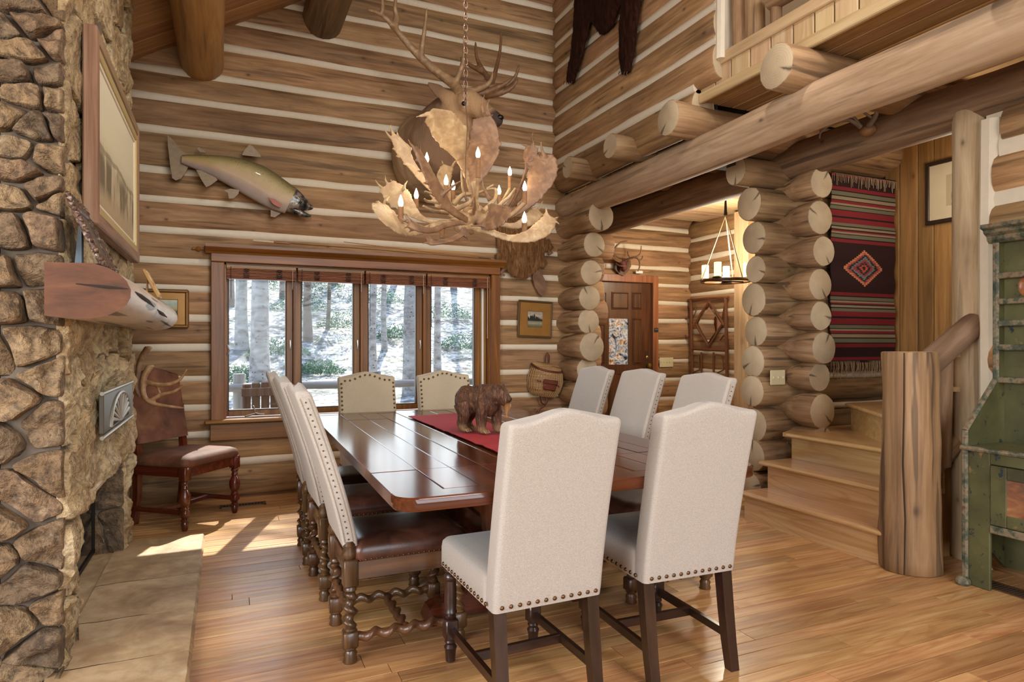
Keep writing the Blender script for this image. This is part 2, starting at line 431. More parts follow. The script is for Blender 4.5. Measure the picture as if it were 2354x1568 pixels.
def chink_strip(a, b, z, h, axis, front, sgn, parent, seed):
    """a..b along axis; strip centred on z, its face recessed behind the log fronts; sgn = outward direction of the face"""
    n = max(2, int((b-a)/.12)); mb = MB(); top = []; bot = []; Ls = []
    for i in range(n+1):
        s = lerp(a, b, i/n); hh = h*(1+.5*nz(s*2.2, seed, 0)); zz = z+.012*nz(s*1.1, seed, 5)
        def P(d, q): return (s, front-sgn*d, q) if axis == 'x' else (front-sgn*d, s, q)
        Ls.append([P(.056, zz-hh), P(.026, zz-hh*.66), P(.018+.005*nz(s*5, seed), zz), P(.026, zz+hh*.66), P(.058, zz+hh), P(.15, zz+hh), P(.15, zz-hh)])
    mb.loops(Ls); return mb.build('chinking', CHINK, parent, 60)
FL = .68
def log_wall(name, axis, front, sgn, chinks, spans, seed=1, ch=.042, mats=None, rmin=.115, rf=.56, cmax=99):
    """front = coordinate of the log fronts, sgn = outward direction, spans(zc) -> list of (a,b)"""
    w = struct(name); k = 0
    for i in range(len(chinks)-1):
        z0, z1 = chinks[i], chinks[i+1]; zc = (z0+z1)/2; r = max(rmin, (z1-z0)*rf); ctr = front - sgn*r*FL
        for (a, b) in spans(zc):
            k += 1; rg = random.Random(seed*100+k); f = rg.uniform(.97, 1.03); g = rg.uniform(.97, 1.03)
            p0, p1 = ((a, ctr, zc), (b, ctr, zc)) if axis == 'x' else ((ctr, a, zc), (ctr, b, zc))
            make_log(p0, p1, r*f, r*g, 'log', w, mats, seed*100+k, flat=FL, amp=.03)
    for i in range(1, len(chinks)-1):
        for (a, b) in spans(chinks[i]): chink_strip(a, min(b, cmax), chinks[i], ch, axis, front, sgn, w, seed*50+i)
    return w
CH = [-.02,.29,.53,.745,.97,1.22,1.45,1.688,1.90,2.14,2.378,2.607,2.924,3.17,3.385,3.645,3.858,4.08,4.34,4.58,4.82,5.06,5.3]
ROOF0, ROOFS = 3.39, .585
def roofz(x): return ROOF0+ROOFS*(x+.70) if x < 3.1 else ROOF0+ROOFS*3.8-ROOFS*(x-3.1)
def spans_back(z):
    e = 3.10 if z > 2.45 else {0:3.60,1:3.52,2:3.56}[int(z*10)%3] + (.16 if z > 2.2 else 0)
    a = -1.7
    if z > 3.0: a = max(-1.7, (z-ROOF0)/ROOFS-1.12)
    if .60 < z < 1.96: return [(-1.7, -.06), (2.31, e)]
    return [(a, e)]
wall_back = log_wall('wall_back', 'x', 5.665, -1, CH, spans_back, 1, cmax=3.08)
mb = MB(); mb.box(-1.7, -.06, 5.80, 5.95, 0, 3.4); mb.box(2.31, 3.3, 5.80, 5.95, 0, 3.4); mb.box(-.06, 2.31, 5.80, 5.95, 0, .6); mb.box(-.06, 2.31, 5.80, 5.95, 1.9, 3.4)
mb.prism([(-1.7,3.4),(-.9,3.3),(3.1,5.6),(3.3,5.6),(3.3,3.4)], 5.80, 5.95, 'xz')
mb.build('wall_core', DARKGAP, wall_back, 0)
# upper right wall above the open passage (log courses sit half a course off the back wall)
CHR = [(CH[i]+CH[i+1])/2 for i in range(11, len(CH)-1)]   # from 2.77 up
wall_right = log_wall('wall_right', 'y', 2.965, -1, CHR, lambda z: [(3.38 if z > 3.1 else 3.6, 5.70)], 2)
mb = MB(); mb.box(3.09, 3.22, 3.62, 5.80, 2.80, 5.5); mb.build('wall_core', DARKGAP, wall_right, 0)
mb = MB(); mb.sweep([(3.02,3.365,3.15),(3.02,3.36,3.6),(3.015,3.365,4.3),(3.02,3.36,5.3)], .035, .035, n=8); mb.box(2.99,3.2,3.37,3.40,3.15,5.4)
mb.build('chinking', CHINK, wall_right, 40)
# corner log stubs that come out of the back wall under the big beam
stub_z = [.13,.41,.64,.86,1.095,1.0,1.22,1.46,1.686,1.915,2.17,2.415]
stub_e = {2.415:5.03, 2.17:5.15, 1.915:5.20, 1.686:5.24, 1.46:5.25, 1.22:5.19, 1.0:5.27, .77:5.24, .53:5.26, .29:5.25, .09:5.25}
cs = struct('trim_1', 'stack of log ends at the corner of the back wall')
for i, (z, ye) in enumerate(stub_e.items()):
    make_log((3.12, ye, z), (3.12, 5.95, z), .135 if z in (1.22,2.415) else .118, .12, 'log', cs, [W_STUB, END], 400+i, neck0=(.22,.62,.18))
# middle stack: logs of the stair wall with cut ends, crossed by stubs
wall_stair = struct('wall_stair')
XE = [(2.554,3.52,.108),(2.319,3.655,.128),(2.06,3.70,.122),(1.826,3.715,.105),(1.586,3.69,.128),(1.345,3.71,.118),(1.115,3.69,.122),(.878,3.68,.122),(.63,3.70,.128),(.39,3.68,.125),(.15,3.66,.118)]
for i, (z, xe, r) in enumerate(XE):
    make_log((xe, 3.76, z), (5.3, 3.76, z), r, r*.98, 'log', wall_stair, [W_STUB, END], 500+i)
for i in range(len(XE)-1):
    chink_strip(3.95, 5.2, (XE[i][0]+XE[i+1][0])/2, .03, 'x', 3.64, -1, wall_stair, 60+i)
make_log((3.35, 3.78, 2.80), (5.3, 3.78, 2.80), .13, .13, 'log', wall_stair, [W_LOG, END], 530)
mb = MB(); mb.box(4.0, 5.3, 3.76, 3.86, 0, 2.6); mb.box(3.25, 5.4, 3.76, 3.92, 2.6, 3.2); mb.box(3.2, 8.2, 3.92, 6.9, 2.9, 3.0); mb.box(3.0, 5.7, 5.9, 6.9, 2.9, 3.0); mb.build('wall_core', DARKGAP, wall_stair, 0)
for i, (z, r) in enumerate([(2.432,.112),(2.18,.128),(1.92,.112),(1.685,.118),(1.455,.11),(1.22,.122),(1.0,.108),(.752,.13),(.54,.10)]):
    make_log((4.0, 3.40+.02*math.sin(i*2.3), z), (4.0, 3.95, z), r, r, 'log', wall_stair, [W_STUB, END], 540+i, neck0=(.12,.42,.30))
# log wall behind the green cabinet
CHA = [-.05,.25,.52,.79,1.03,1.28,1.53,1.79,2.045,2.33,2.56]
wall_alcove = log_wall('wall_alcove', 'y', 3.86, -1, CHA, lambda z: [(-3.4, 2.165+.03*math.sin(z*7))], 5, ch=.085, rmin=.09, rf=.50)
mb = MB(); mb.sweep([(3.925,2.20,0),(3.915,2.205,.9),(3.92,2.21,1.8),(3.915,2.20,2.5)], .055, .06, n=8); mb.box(3.93,4.1,-3.4,2.24,0,2.6); mb.build('chinking', CHINK, wall_alcove, 40)
make_log((3.965, 2.345, 0), (3.965, 2.345, 2.60), .094, .09, 'log_post', wall_alcove, [W_BEAM, END], 77)
# plank wall up the stairs
wall_landing = struct('wall_landing')
y = 3.72; i = 0; rg = random.Random(8)
while y > 1.6:
    wd = rg.uniform(.125, .155)
    mb = MB().box(0, .02, -wd+.003, -.003, 0, 3.0, .004); o = mb.build('plank', W_PLANK['z'], wall_landing, 30); o.location = (5.12, y, 0); y -= wd; i += 1
mb = MB().box(5.14, 5.2, 1.5, 3.8, 0, 3.1); mb.build('wall_core', DARKGAP, wall_landing, 0)
# foyer
CHF = [-.02,.3,.55,.79,1.03,1.27,1.54,1.76,1.984,2.193,2.448,2.69,2.93]
wall_foyer = log_wall('wall_foyer', 'x', 6.62, -1, CHF, lambda z: ([(3.05, 3.90), (4.86, 5.55)] if z < 2.05 else [(3.05, 5.55)]), 7)
mb = MB(); mb.box(3.02, 3.88, 6.75, 6.85, 0, 3); mb.box(4.9, 5.7, 6.75, 6.85, 0, 3); mb.box(3.8, 4.95, 6.75, 6.85, 2.05, 3); mb.build('wall_core', DARKGAP, wall_foyer, 0)
CHG = [(CHF[i]+CHF[i+1])/2 for i in range(len(CHF)-1)]
wall_foyer_side = log_wall('wall_foyer_side', 'y', 5.43, -1, [-.05]+CHG, lambda z: [(5.74, 6.66)], 9)
mb = MB(); mb.box(5.55, 5.65, 3.8, 6.9, 0, 3); mb.box(3.0, 3.06, 5.9, 6.9, 0, 3); mb.build('wall_core', DARKGAP, wall_foyer_side, 0)
mb = MB().box(5.36, 5.44, 5.70, 5.745, 0, 2.75, .01); mb.build('chinking', CHINK, wall_foyer_side, 30)
mb = MB().box(5.30, 5.55, 5.48, 5.695, 0, 2.75, .006); mb.build('jamb_board', W_PINE['z'], wall_foyer_side, 30)
mb = MB().box(5.40, 5.55, 3.85, 5.49, 0, 2.75, .006); mb.build('jamb_board', W_PINE['z'], wall_foyer_side, 30)
# foyer ceiling boards
ceil_f = struct('ceiling_foyer')
for i in range(18):
    mb = MB().box(3.2, 5.6, -.068, .068, 0, .03, .004); o = mb.build('ceiling_board', W_PINE['x'], ceil_f, 30); o.location = (0, 3.95+i*.142, 2.78)
# ================================================================ FLOOR
floor = struct('floor'); rg = random.Random(3)
mb = MB(); mb.box(-3, 5.7, -3.6, 6.9, -.12, -.022); mb.build('subfloor', DARKGAP, floor, 0)
mb = MB(); mb.box(-3, 5.7, -3.6, 1.16, -.022, 0); mb.build('floor_slab', W_FLOOR, floor, 0)
mb = MB(); mb.box(3.2, 5.7, 5.70, 6.9, -.022, 0); mb.box(4.3, 5.7, -.1, 5.8, -.022, -.001); mb.build('floor_slab', W_FLOOR, floor, 0)
y = 1.16; row = 0
while y < 5.74:
    w_ = rg.choice((.078, .10, .10, .124)); x = -1.0 - rg.uniform(0, .9); xe = 4.3
    while x < xe:
        L = rg.choice((rg.uniform(.45, .9), rg.uniform(.9, 1.6), rg.uniform(1.5, 2.4)))
        x1 = min(x+L, xe)
        if xe-x1 < .2: x1 = xe
        if x1 > -.95 and x1-x > .05:
            mb = MB().box(-(x1-x)/2+.0012, (x1-x)/2-.0012, -w_/2+.0024, w_/2-.0024, -.02, .0003*rg.uniform(-1,1), .0006)
            o = mb.build('floor_plank', W_FLOOR, floor, 30); o.location = ((x+x1)/2, y+w_/2, 0)
        x = x1
    y += w_; row += 1
# ================================================================ ROOF AND PURLINS
ceiling = struct('ceiling')
ca = math.atan(ROOFS); L0 = (3.1+2.4)/math.cos(ca)
Ls_ = 5.5/math.cos(ca)
for i in range(23):          # boards run up the slope, parallel to the gable wall
    mb = MB().box(0, Ls_, .002, .182, 0, .03, .004); o = mb.build('ceiling_board', W_CEIL['x'], ceiling, 30)
    o.location = (-2.4, 5.78-i*.185, roofz(-2.4)); o.rotation_euler = (0, -ca, 0)
o = MB().box(0, Ls_, 0, 5.3, 0, .03).build('ceiling_panel', W_CEIL['x'], ceiling, 0); o.location = (-2.4, -3.6, roofz(-2.4)); o.rotation_euler = (0, -ca, 0)
mb = MB(); mb.add([(3.1,-3.6,roofz(3.1)),(8.2,-3.6,roofz(8.2)),(8.2,5.95,roofz(8.2)),(3.1,5.95,roofz(3.1)), (3.1,-3.6,roofz(3.1)+.1),(8.2,-3.6,roofz(8.2)+.1),(8.2,5.95,roofz(8.2)+.1),(3.1,5.95,roofz(3.1)+.1)], [(0,1,2,3),(7,6,5,4),(0,4,5,1),(1,5,6,2),(2,6,7,3),(3,7,4,0)])
mb.build('roof_slope', W_CEIL['y'], ceiling, 0)
mb = MB(); mb.add([(-2.6,-3.7,roofz(-2.6)+.06),(3.1,-3.7,roofz(3.1)+.06),(3.1,5.98,roofz(3.1)+.06),(-2.6,5.98,roofz(-2.6)+.06),(-2.6,-3.7,roofz(-2.6)+.2),(3.1,-3.7,roofz(3.1)+.2),(3.1,5.98,roofz(3.1)+.2),(-2.6,5.98,roofz(-2.6)+.2)], [(0,1,2,3),(7,6,5,4),(0,4,5,1),(1,5,6,2),(2,6,7,3),(3,7,4,0)])
mb.build('roof_deck', DARKGAP, ceiling, 0)
W_PURL = wood('purlin_wood', ('86602f','b48952','cca56e'), 'x', 13, .9, .5, .05, knots=.8, cracks=.35, patch=.25)
t = tag(make_log((-.175, -3.6, 3.50), (-.175, 5.72, 3.50), .175, .165, 'roof_purlin', None, [W_PURL, END], 71), 'honey coloured round log purlin under the roof boards, nearer the chimney', 'beam', 'roof purlins')
t = tag(make_log((.76, -3.6, 4.02), (.76, 5.72, 4.02), .17, .165, 'roof_purlin', None, [W_DARKBEAM, END], 72), 'dark cracked log purlin ending on the back wall above the chain', 'beam', 'roof purlins')
# ================================================================ BEAMS AND JOISTS
tag(make_log((3.12, -3.4, 2.645), (3.12, 5.72, 2.60), .140, .128, 'ceiling_beam', None, [W_BEAM, END], 81, 28, neck1=(.05,.7,.12)), 'long pale round log beam carrying the loft across the opening', 'beam')
tag(make_log((4.0, -3.4, 2.68), (4.0, 6.7, 2.64), .145, .135, 'ceiling_beam', None, [W_DARKBEAM, END], 82, 28), 'grey brown log beam behind the long pale beam, above the log post', 'beam')
JO = [(5.08,2.62,.098,'shortest log joist end in the corner above the beam'),(4.38,2.80,.10,'small cracked log joist end next to the corner joist'),(3.68,2.83,.125,'middle log joist end with a long dark knot on its side'),(2.74,2.86,.128,'large cracked log joist end overlapping the pine loft fascia'),(1.62,2.86,.125,'log joist at the upper right edge under the loft')]
for i, (y, xe, r, lab) in enumerate(JO):
    z = 2.83 if i < 4 else 2.84
    if i == 0: z = 2.83; xe = 2.80
    tag(make_log((xe, y, z), (5.5, y, z), r, r, 'floor_joist', None, [W_STUB, END], 90+i), lab, 'joist', 'loft joists')
# ================================================================ LOFT
loft = struct('loft')
for i in range(20):
    mb = MB().box(-.066, .066, -3.4, 3.62, 0, .03, .008); o = mb.build('soffit_board', W_CEIL['y'], loft, 30); o.location = (3.14+.134*i, 0, 2.955)
x_f = 3.05
mb = MB().box(x_f-.02, x_f+.01, -3.4, 3.60, 2.935, 3.005, .006); mb.build('fascia_trim', W_PINE['y'], loft, 30)
mb = MB().box(x_f-.025, x_f+.02, 2.05, 3.66, 3.125, 3.20, .006); mb.build('fascia_trim', W_PINE['y'], loft, 30)
mb = MB().box(x_f-.025, x_f+.02, -3.4, 2.045, 3.125, 3.20, .006); mb.build('fascia_trim', W_PINE['y'], loft, 30)
y = 3.60; rg = random.Random(12)
while y > -.4:
    wd = rg.choice((.13, .15, .17)); mb = MB().box(0, .015, -wd+.004, -.004, 0, .14, .005); o = mb.build('fascia_board', W_PINE['z'], loft, 30); o.location = (x_f-.005, y, 2.995); y -= wd
mb = MB().box(3.07, 8, -3.4, 3.62, 2.99, 3.12); mb.build('loft_floor', W_PINE['y'], loft, 0)
for i, (y, r, h, xx) in enumerate([(3.30,.058,1.0,3.14),(3.19,.062,1.0,3.15)]):
    make_log((xx, y, 3.18), (xx, y, 3.18+h), r, r, 'rail_post', loft, [W_STUB, END], 120+i)
make_log((3.13, 3.04, 3.40), (3.13, -3.0, 3.42), .062, .06, 'loft_rail', loft, [W_STUB, END], 125)
for i in range(6): make_log((3.14, 3.00-.3*i, 3.15), (3.14, 3.00-.3*i, 3.40), .035, .035, 'baluster', loft, [W_STUB, END], 130+i)
make_log((3.13, 3.04, 4.1), (3.13, -3.0, 4.1), .07, .06, 'loft_rail', loft, [W_STUB, END], 126)
# ================================================================ REST OF THE SHELL (behind the camera)
PLAS = plain('pale_log_plaster', 'b29a7a', .8)
wall_left = struct('wall_left'); mb = MB(); mb.box(-2.4, -2.25, -3.6, -1.1, 0, 2.7); mb.box(-2.4, -2.25, 2.0, 2.9, 0, 2.7); mb.box(-2.4, -2.25, -1.1, 2.0, 0, .85); mb.box(-2.4, -2.25, -1.1, 2.0, 2.4, 2.7); mb.box(-2.4,-.9,5.6,5.8,0,3.0); mb.box(-2.4,-2.25,2.8,5.9,0,2.7); mb.build('wall_panel', PLAS, wall_left, 0)
wall_front = struct('wall_front'); mb = MB()
mb.box(-2.4,-.9,-3.6,-3.45,0,3.2); mb.box(-.9,2.9,-3.6,-3.45,0,.65); mb.box(-.9,2.9,-3.6,-3.45,3.15,3.6); mb.box(2.9,4.1,-3.6,-3.45,0,3.2); mb.box(-2.4,1.0,-3.6,-3.45,3.15,4.4); mb.box(4.15,8.2,-3.6,-3.45,2.9,4.6); mb.box(1.0,4.2,-3.6,-3.45,4.95,5.8); mb.build('wall_panel', PLAS, wall_front, 0)
wall_far = struct('wall_far_side'); mb = MB(); mb.box(8.1, 8.2, -3.6, 5.9, 2.9, 4.2); mb.box(3.2, 8.2, 3.7, 3.8, 3.1, 5.6); mb.box(4.1,5.3,-3.6,-3.5,0,3.0); mb.box(5.2,5.3,-3.6,1.6,0,3.0); mb.build('wall_panel', PLAS, wall_far, 0)
# ================================================================ FIREPLACE
def vor(seeds, rect):
    out = []
    for i, s in enumerate(seeds):
        P = [(rect[0],rect[2]),(rect[1],rect[2]),(rect[1],rect[3]),(rect[0],rect[3])]
        for j, q in enumerate(seeds):
            if i == j: continue
            mx, my = (s[0]+q[0])/2, (s[1]+q[1])/2; dx, dy = q[0]-s[0], q[1]-s[1]; R = []
            for k in range(len(P)):
                a, b = P[k], P[(k+1)%len(P)]; da = (a[0]-mx)*dx+(a[1]-my)*dy; db = (b[0]-mx)*dx+(b[1]-my)*dy
                if da <= 0: R.append(a)
                if (da < 0 < db) or (db < 0 < da): t_ = da/(da-db); R.append((lerp(a[0],b[0],t_), lerp(a[1],b[1],t_)))
            P = R
            if len(P) < 3: break
        out.append(P if len(P) >= 3 else None)
    return out
def stone(poly, P, gap, depth, seed, parent, rough=.016, name='stone', mat=None):
    """angular rubble stone: poly in face coordinates, P(u, v, w) -> world with w outward"""
    cx = sum(p[0] for p in poly)/len(poly); cy = sum(p[1] for p in poly)/len(poly)
    n = len(poly); N = 36; pts = []; tot = sum(math.dist(poly[i], poly[(i+1)%n]) for i in range(n)); acc = 0; i = 0; rem = math.dist(poly[0], poly[1])
    for k in range(N):
        d = tot*k/N
        while d > acc+rem and i < n-1: acc += rem; i += 1; rem = math.dist(poly[i], poly[(i+1)%n])
        t_ = min(1, max(0, (d-acc)/rem if rem else 0)); pts.append((lerp(poly[i][0],poly[(i+1)%n][0],t_), lerp(poly[i][1],poly[(i+1)%n][1],t_)))
    pts = [((pts[k-1][0]+2*pts[k][0]+pts[(k+1)%N][0])/4, (pts[k-1][1]+2*pts[k][1]+pts[(k+1)%N][1])/4) for k in range(N)]
    o1 = seed*3.17; Ls = []; tx, ty = nz(o1, 7.3), nz(o1, 11.9)
    for (s, w) in ((1.0,-.25),(1.0,.30),(.99,.62),(.96,.86),(.88,.97),(.76,1.0),(.60,1.0),(.42,1.0),(.24,1.0),(.1,1.0)):
        l = []
        for (u, v) in pts:
            du, dv = u-cx, v-cy; rr = math.hypot(du, dv) or 1e-6; g = max(.3, 1-gap/rr)
            e = 1+.09*nz(u*9+o1, v*9, 2)+.05*nz(u*23, v*23, o1) if w > .2 else 1
            U, Vv = cx+du*g*s*e, cy+dv*g*s*e
            q = nz(U*5+o1, Vv*8, o1); f = abs(nz(U*11, Vv*14, o1+4)); h = nz(U*28, Vv*30, o1+8); c_ = nz(U*3.3+o1, Vv*13, 5)
            ww = depth*w + ((rough*(1.7*q-1.8*f+.55*h+.9*c_+.5) + depth*.7*(tx*du+ty*dv)/.15)*min(1, w*1.2) if w > .2 else 0)
            l.append(P(U, Vv, ww))
        Ls.append(l)
    return MB().loops(Ls, False, True).build(name, mat or STONE, parent, 28)
fire = thing('stone_fireplace', 'rough brown field stone fireplace and chimney with sandstone hearth', 'fireplace')
XF, YN, YF_ = -.565, 2.875, 4.66
mb = MB(); mb.box(-1.9, XF-.18, YN, YF_, 0, 4.4); mb.box(XF-.2, XF, YN, 3.13, 0, 4.4); mb.box(XF-.2, XF, 4.41, YF_, 0, 4.4); mb.box(XF-.2, XF, 3.1, 4.45, .60, 4.4)
mb.build('mortar_core', MORTAR, fire, 0)
# near face stones: centres read from the picture
SN = [(55,15),(140,10),(75,70),(20,75),(60,125),(140,115),(40,175),(120,180),(60,225),(150,235),(20,270),(90,300),(150,300),(35,345),(120,365),(40,400),(30,450),(100,440),(150,470),(25,535),(110,530),(75,625),(15,630),(25,705),(105,700),(60,790),(-20,800),(30,930),(115,960),(-40,1000),(150,870),(55,1140),(140,1100),(-30,1180),(60,1330),(-20,1310),(140,1260),(30,1440),(110,1470),(150,1400),(-50,1450),(40,1560),(120,1590),(20,1660),(100,1700),(-40,1640),(-60,600),(-60,400),(-60,200),(-60,50),(60,-50),(140,-70),(-30,-60),(60,-140),(130,-160)]
seeds = [(at(x,y,YN).x, at(x,y,YN).z) for x, y in SN]
AN = 1.5
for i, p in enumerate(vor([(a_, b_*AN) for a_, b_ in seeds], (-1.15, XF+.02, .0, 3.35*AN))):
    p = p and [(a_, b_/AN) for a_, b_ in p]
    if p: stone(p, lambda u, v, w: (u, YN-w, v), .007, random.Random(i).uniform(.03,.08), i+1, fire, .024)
rg = random.Random(21)
def gridseeds(u0, u1, v0, v1, du, dv, jit=.3):
    S = []; v = v0+dv/2; r = 0
    while v < v1+dv*.4:
        u = u0+du*(.25+.5*(r%2))
        while u < u1+du*.2: S.append((u+rg.uniform(-jit,jit)*du, v+rg.uniform(-jit,jit)*dv)); u += du
        v += dv; r += 1
    return S
k = 100
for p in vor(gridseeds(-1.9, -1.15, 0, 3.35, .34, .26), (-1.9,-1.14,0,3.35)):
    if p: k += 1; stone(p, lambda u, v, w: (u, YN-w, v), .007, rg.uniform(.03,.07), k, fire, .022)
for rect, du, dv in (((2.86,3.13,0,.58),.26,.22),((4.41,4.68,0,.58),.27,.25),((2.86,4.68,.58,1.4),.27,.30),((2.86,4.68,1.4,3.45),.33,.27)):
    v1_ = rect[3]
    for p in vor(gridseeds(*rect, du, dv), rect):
        if p: k += 1; stone(p, lambda u, v, w: (XF+w, u, v), .007, (rg.uniform(.012,.028) if v1_ < .6 else rg.uniform(.015,.055)) if v1_ < 1.5 else rg.uniform(.012,.03), k, fire, .020 if v1_ < 1.5 else .013, 'stone', LIT_STONE)
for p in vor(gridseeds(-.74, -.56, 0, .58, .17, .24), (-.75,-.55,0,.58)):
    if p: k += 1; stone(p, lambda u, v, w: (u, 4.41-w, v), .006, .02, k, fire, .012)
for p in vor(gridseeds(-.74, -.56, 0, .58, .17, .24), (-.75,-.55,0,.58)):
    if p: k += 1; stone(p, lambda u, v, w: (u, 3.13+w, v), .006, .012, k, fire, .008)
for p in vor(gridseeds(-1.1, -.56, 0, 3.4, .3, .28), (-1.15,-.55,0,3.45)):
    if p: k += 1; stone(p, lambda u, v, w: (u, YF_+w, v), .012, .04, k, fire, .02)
# lintel slab edge, firebox glass doors
mb = MB().box(XF-.17, XF+.03, 3.06, 4.44, .575, .605, .008); mb.build('lintel', HEARTH, fire, 30)
fd = MB().box(XF-.165, XF-.145, 3.16, 4.38, .03, .57, .004).build('firebox_back', plain('soot_black', '15110e', .9), fire, 30)
for (a, b) in ((3.2, 3.76), (3.80, 4.36)):
    fr = MB(); fr.box(XF-.14, XF-.125, a, b, .05, .075); fr.box(XF-.14, XF-.125, a, b, .53, .555); fr.box(XF-.14, XF-.125, a, a+.025, .05, .555); fr.box(XF-.14, XF-.125, b-.025, b, .05, .555)
    f = fr.build('firebox_door', IRON, fire, 0)
    MB().box(XF-.136, XF-.132, a+.02, b-.02, .07, .54).build('glass_pane', plain('smoked_glass', '2b2620', .08, 0, .6), f, 0)
MB().box(XF-.12, XF-.06, 3.3, 3.42, .04, .07, .01).build('damper_lever', IRON, fire, 30)
# hearth slabs
MB().box(-.75, -.58, 3.1, 4.42, 0, .026, .004).build('firebox_floor', HEARTH, fire, 30)
ys = [1.2, 2.30, 2.86, 3.31, 3.80, 4.575]
for a, b in zip(ys, ys[1:]):
    n_ = 14; mb = MB()
    x0, x1 = (-.60, -.135)
    def hp(u, v, a=a, b=b): return (lerp(x0, x1, u), lerp(a+.003, b-.003, v), .034+.004*nz(lerp(x0,x1,u)*9, lerp(a,b,v)*9, 4))
    mb.grid(10, n_, hp)
    ed = [hp(1, j/n_) for j in range(n_+1)]
    mb.loops([[(p[0]+.004*nz(p[1]*14, 3), p[1], p[2]), (p[0]+.012+.006*nz(p[1]*20,5), p[1], .014), (p[0]+.006, p[1], .0), (p[0]-.3, p[1], 0), (p[0]-.3,p[1],.03)] for p in ed])
    mb.build('hearth_slab', HEARTH, fire, 50)
# decorative vent grille on the stone
gv = thing('vent_grille', 'pewter grey vent plate with a fan shaped sunburst cut-out on the chimney stone', 'vent', (0,0,0))
GM = plain('pewter_metal', '5d574a', .45, .4)
gx = XF+.085
MB().box(gx-.02, gx, 3.24, 4.16, .86, 1.03, .003).build('plate', GM, gv, 30)
for z_ in (.845, 1.035): MB().sweep([(gx-.004,3.22,z_),(gx-.004,4.18,z_)], .009, n=8).build('rail', plain('pale_pewter','a39d90',.4,.5), gv, 40)
MB().prism([(3.7+.30*math.cos(a*PI/16), .872+.135*math.sin(a*PI/16)) for a in range(17)], gx-.001, gx+.002, 'yz').build('fan_recess', plain('soot_black','15110e',.9), gv, 0)
for a in range(1, 12):
    an = PI*a/12; MB().sweep([(gx+.004,3.7,.872),(gx+.004,3.7+.30*math.cos(an),.872+.135*math.sin(an))], [.004,.012], [.004,.006], up=(1,0,0), n=6).build('fan_rib', plain('pale_pewter','a39d90',.4,.5), gv, 40)
MB().sweep([(gx+.003,3.7+.30*math.cos(a*PI/16),.872+.137*math.sin(a*PI/16)) for a in range(17)], .009, n=6).build('arch', plain('pale_pewter','a39d90',.4,.5), gv, 40)
# mantel: half log
W_MAN = wood('mantel_wood', ('a29080','cabcac','ddd2c6'), 'y', 13, .9, .5, .05, knots=.7, cracks=.8, patch=.3)
W_MEND = wood('mantel_end', ('3c1f0f','613820','7a4c2e'), 'x', 14, 5.0, .75, .02, patch=.55)
mt = thing('log_mantel', 'half log mantel shelf with flat top and reddish sawn end on the chimney', 'mantel')
Ls = []
for i in range(25):
    y = lerp(2.62, 4.98, i/24); s_ = 1+.04*nz(y*1.4, 2); l = [(-.56,y,1.525),(-.40,y,1.528)]
    for a in range(0, 11):
        th = PI/2*.85 - a/10*(PI/2*.85+PI*.52)
        l.append((-.45+.145*s_*math.cos(th)*(1+.03*nz(y*3,a)), y, 1.425+.105*s_*math.sin(th)*(1.0 if th > 0 else .85)))
    l.append((-.56, y, 1.345)); Ls.append(l)
MB().loops(Ls, True, True, 0, 1).build('half_log', [W_MAN, W_MEND], mt, 45)
for P_, r_ in (([(-.47,2.617,1.455),(-.38,2.617,1.447),(-.317,2.62,1.443)], .006), ([(-.316,2.62,1.443),(-.306,2.9,1.435),(-.304,3.15,1.428),(-.306,3.4,1.42)], .009), ([(-.306,3.55,1.415),(-.303,3.8,1.405),(-.305,4.1,1.398)], .008), ([(-.325,4.0,1.375),(-.328,4.4,1.368),(-.332,4.8,1.362)], .006)):
    MB().sweep(P_, [r_*.3]+[r_]*(len(P_)-2)+[r_*.3], n=6).build('drying_crack', DARKGAP, mt, 40)
# ================================================================ WINDOW
GL = NT('window_glass', .02); _tr = GL.n('BsdfTransparent', Color=(.97,.985,.98,1)); _gl = GL.n('BsdfGlossy', Color=(1,1,1,1), Roughness=.02)
_fr = GL.n('Fresnel', IOR=1.3); _mx = GL.n('MixShader', i0=GL.math('MULTIPLY', _fr, .5), i1=_tr, i2=_gl); GL.nt.links.new(_mx.outputs[0], GL.nt.nodes['Material Output'].inputs[0]); GLASS = GL.mat
win = struct('window_1')
yc = 5.615
MB().box(-.112, -.012, yc, 5.70, .62, 1.90, .006).build('side_casing', W_TRIM['z'], win, 30)
MB().box(2.285, 2.372, yc, 5.70, .62, 1.90, .006).build('side_casing', W_TRIM['z'], win, 30)
MB().box(-.112, 2.372, yc-.006, 5.70, 1.90, 1.985, .006).build('head_casing', W_TRIM['x'], win, 30)
mb = MB(); Ls = []
for x in (-.15, 2.41): Ls.append([(x,5.70,1.965),(x,yc-.01,1.965),(x,yc-.02,1.98),(x,yc-.045,1.992),(x,yc-.06,2.012),(x,yc-.06,2.035),(x,5.70,2.035)])
mb.loops(Ls); mb.build('crown_moulding', W_TRIM['x'], win, 30)
MB().box(-.155, 2.41, 5.565, 5.74, .615, .645, .008).build('sill', W_TRIM['x'], win, 30)
MB().box(-.118, 2.375, yc+.005, 5.70, .475, .612, .006).build('apron', W_TRIM['x'], win, 30)
for (a, b, c, d) in ((-.012,.0,.64,1.9),(2.275,2.285,.64,1.9)): MB().box(a, b, 5.66, 5.92, c, d).build('jamb', W_TRIM['z'], win, 0)
MB().box(-.012,2.285,5.66,5.92,1.885,1.9).build('jamb', W_TRIM['x'], win, 0); MB().box(-.012,2.285,5.70,5.92,.63,.645).build('jamb', W_TRIM['x'], win, 0)
PN = [(.013,.464),(.581,1.025),(1.149,1.592),(1.723,2.159)]
DG = plain('dark_sash_edge', '3a2a22', .5)
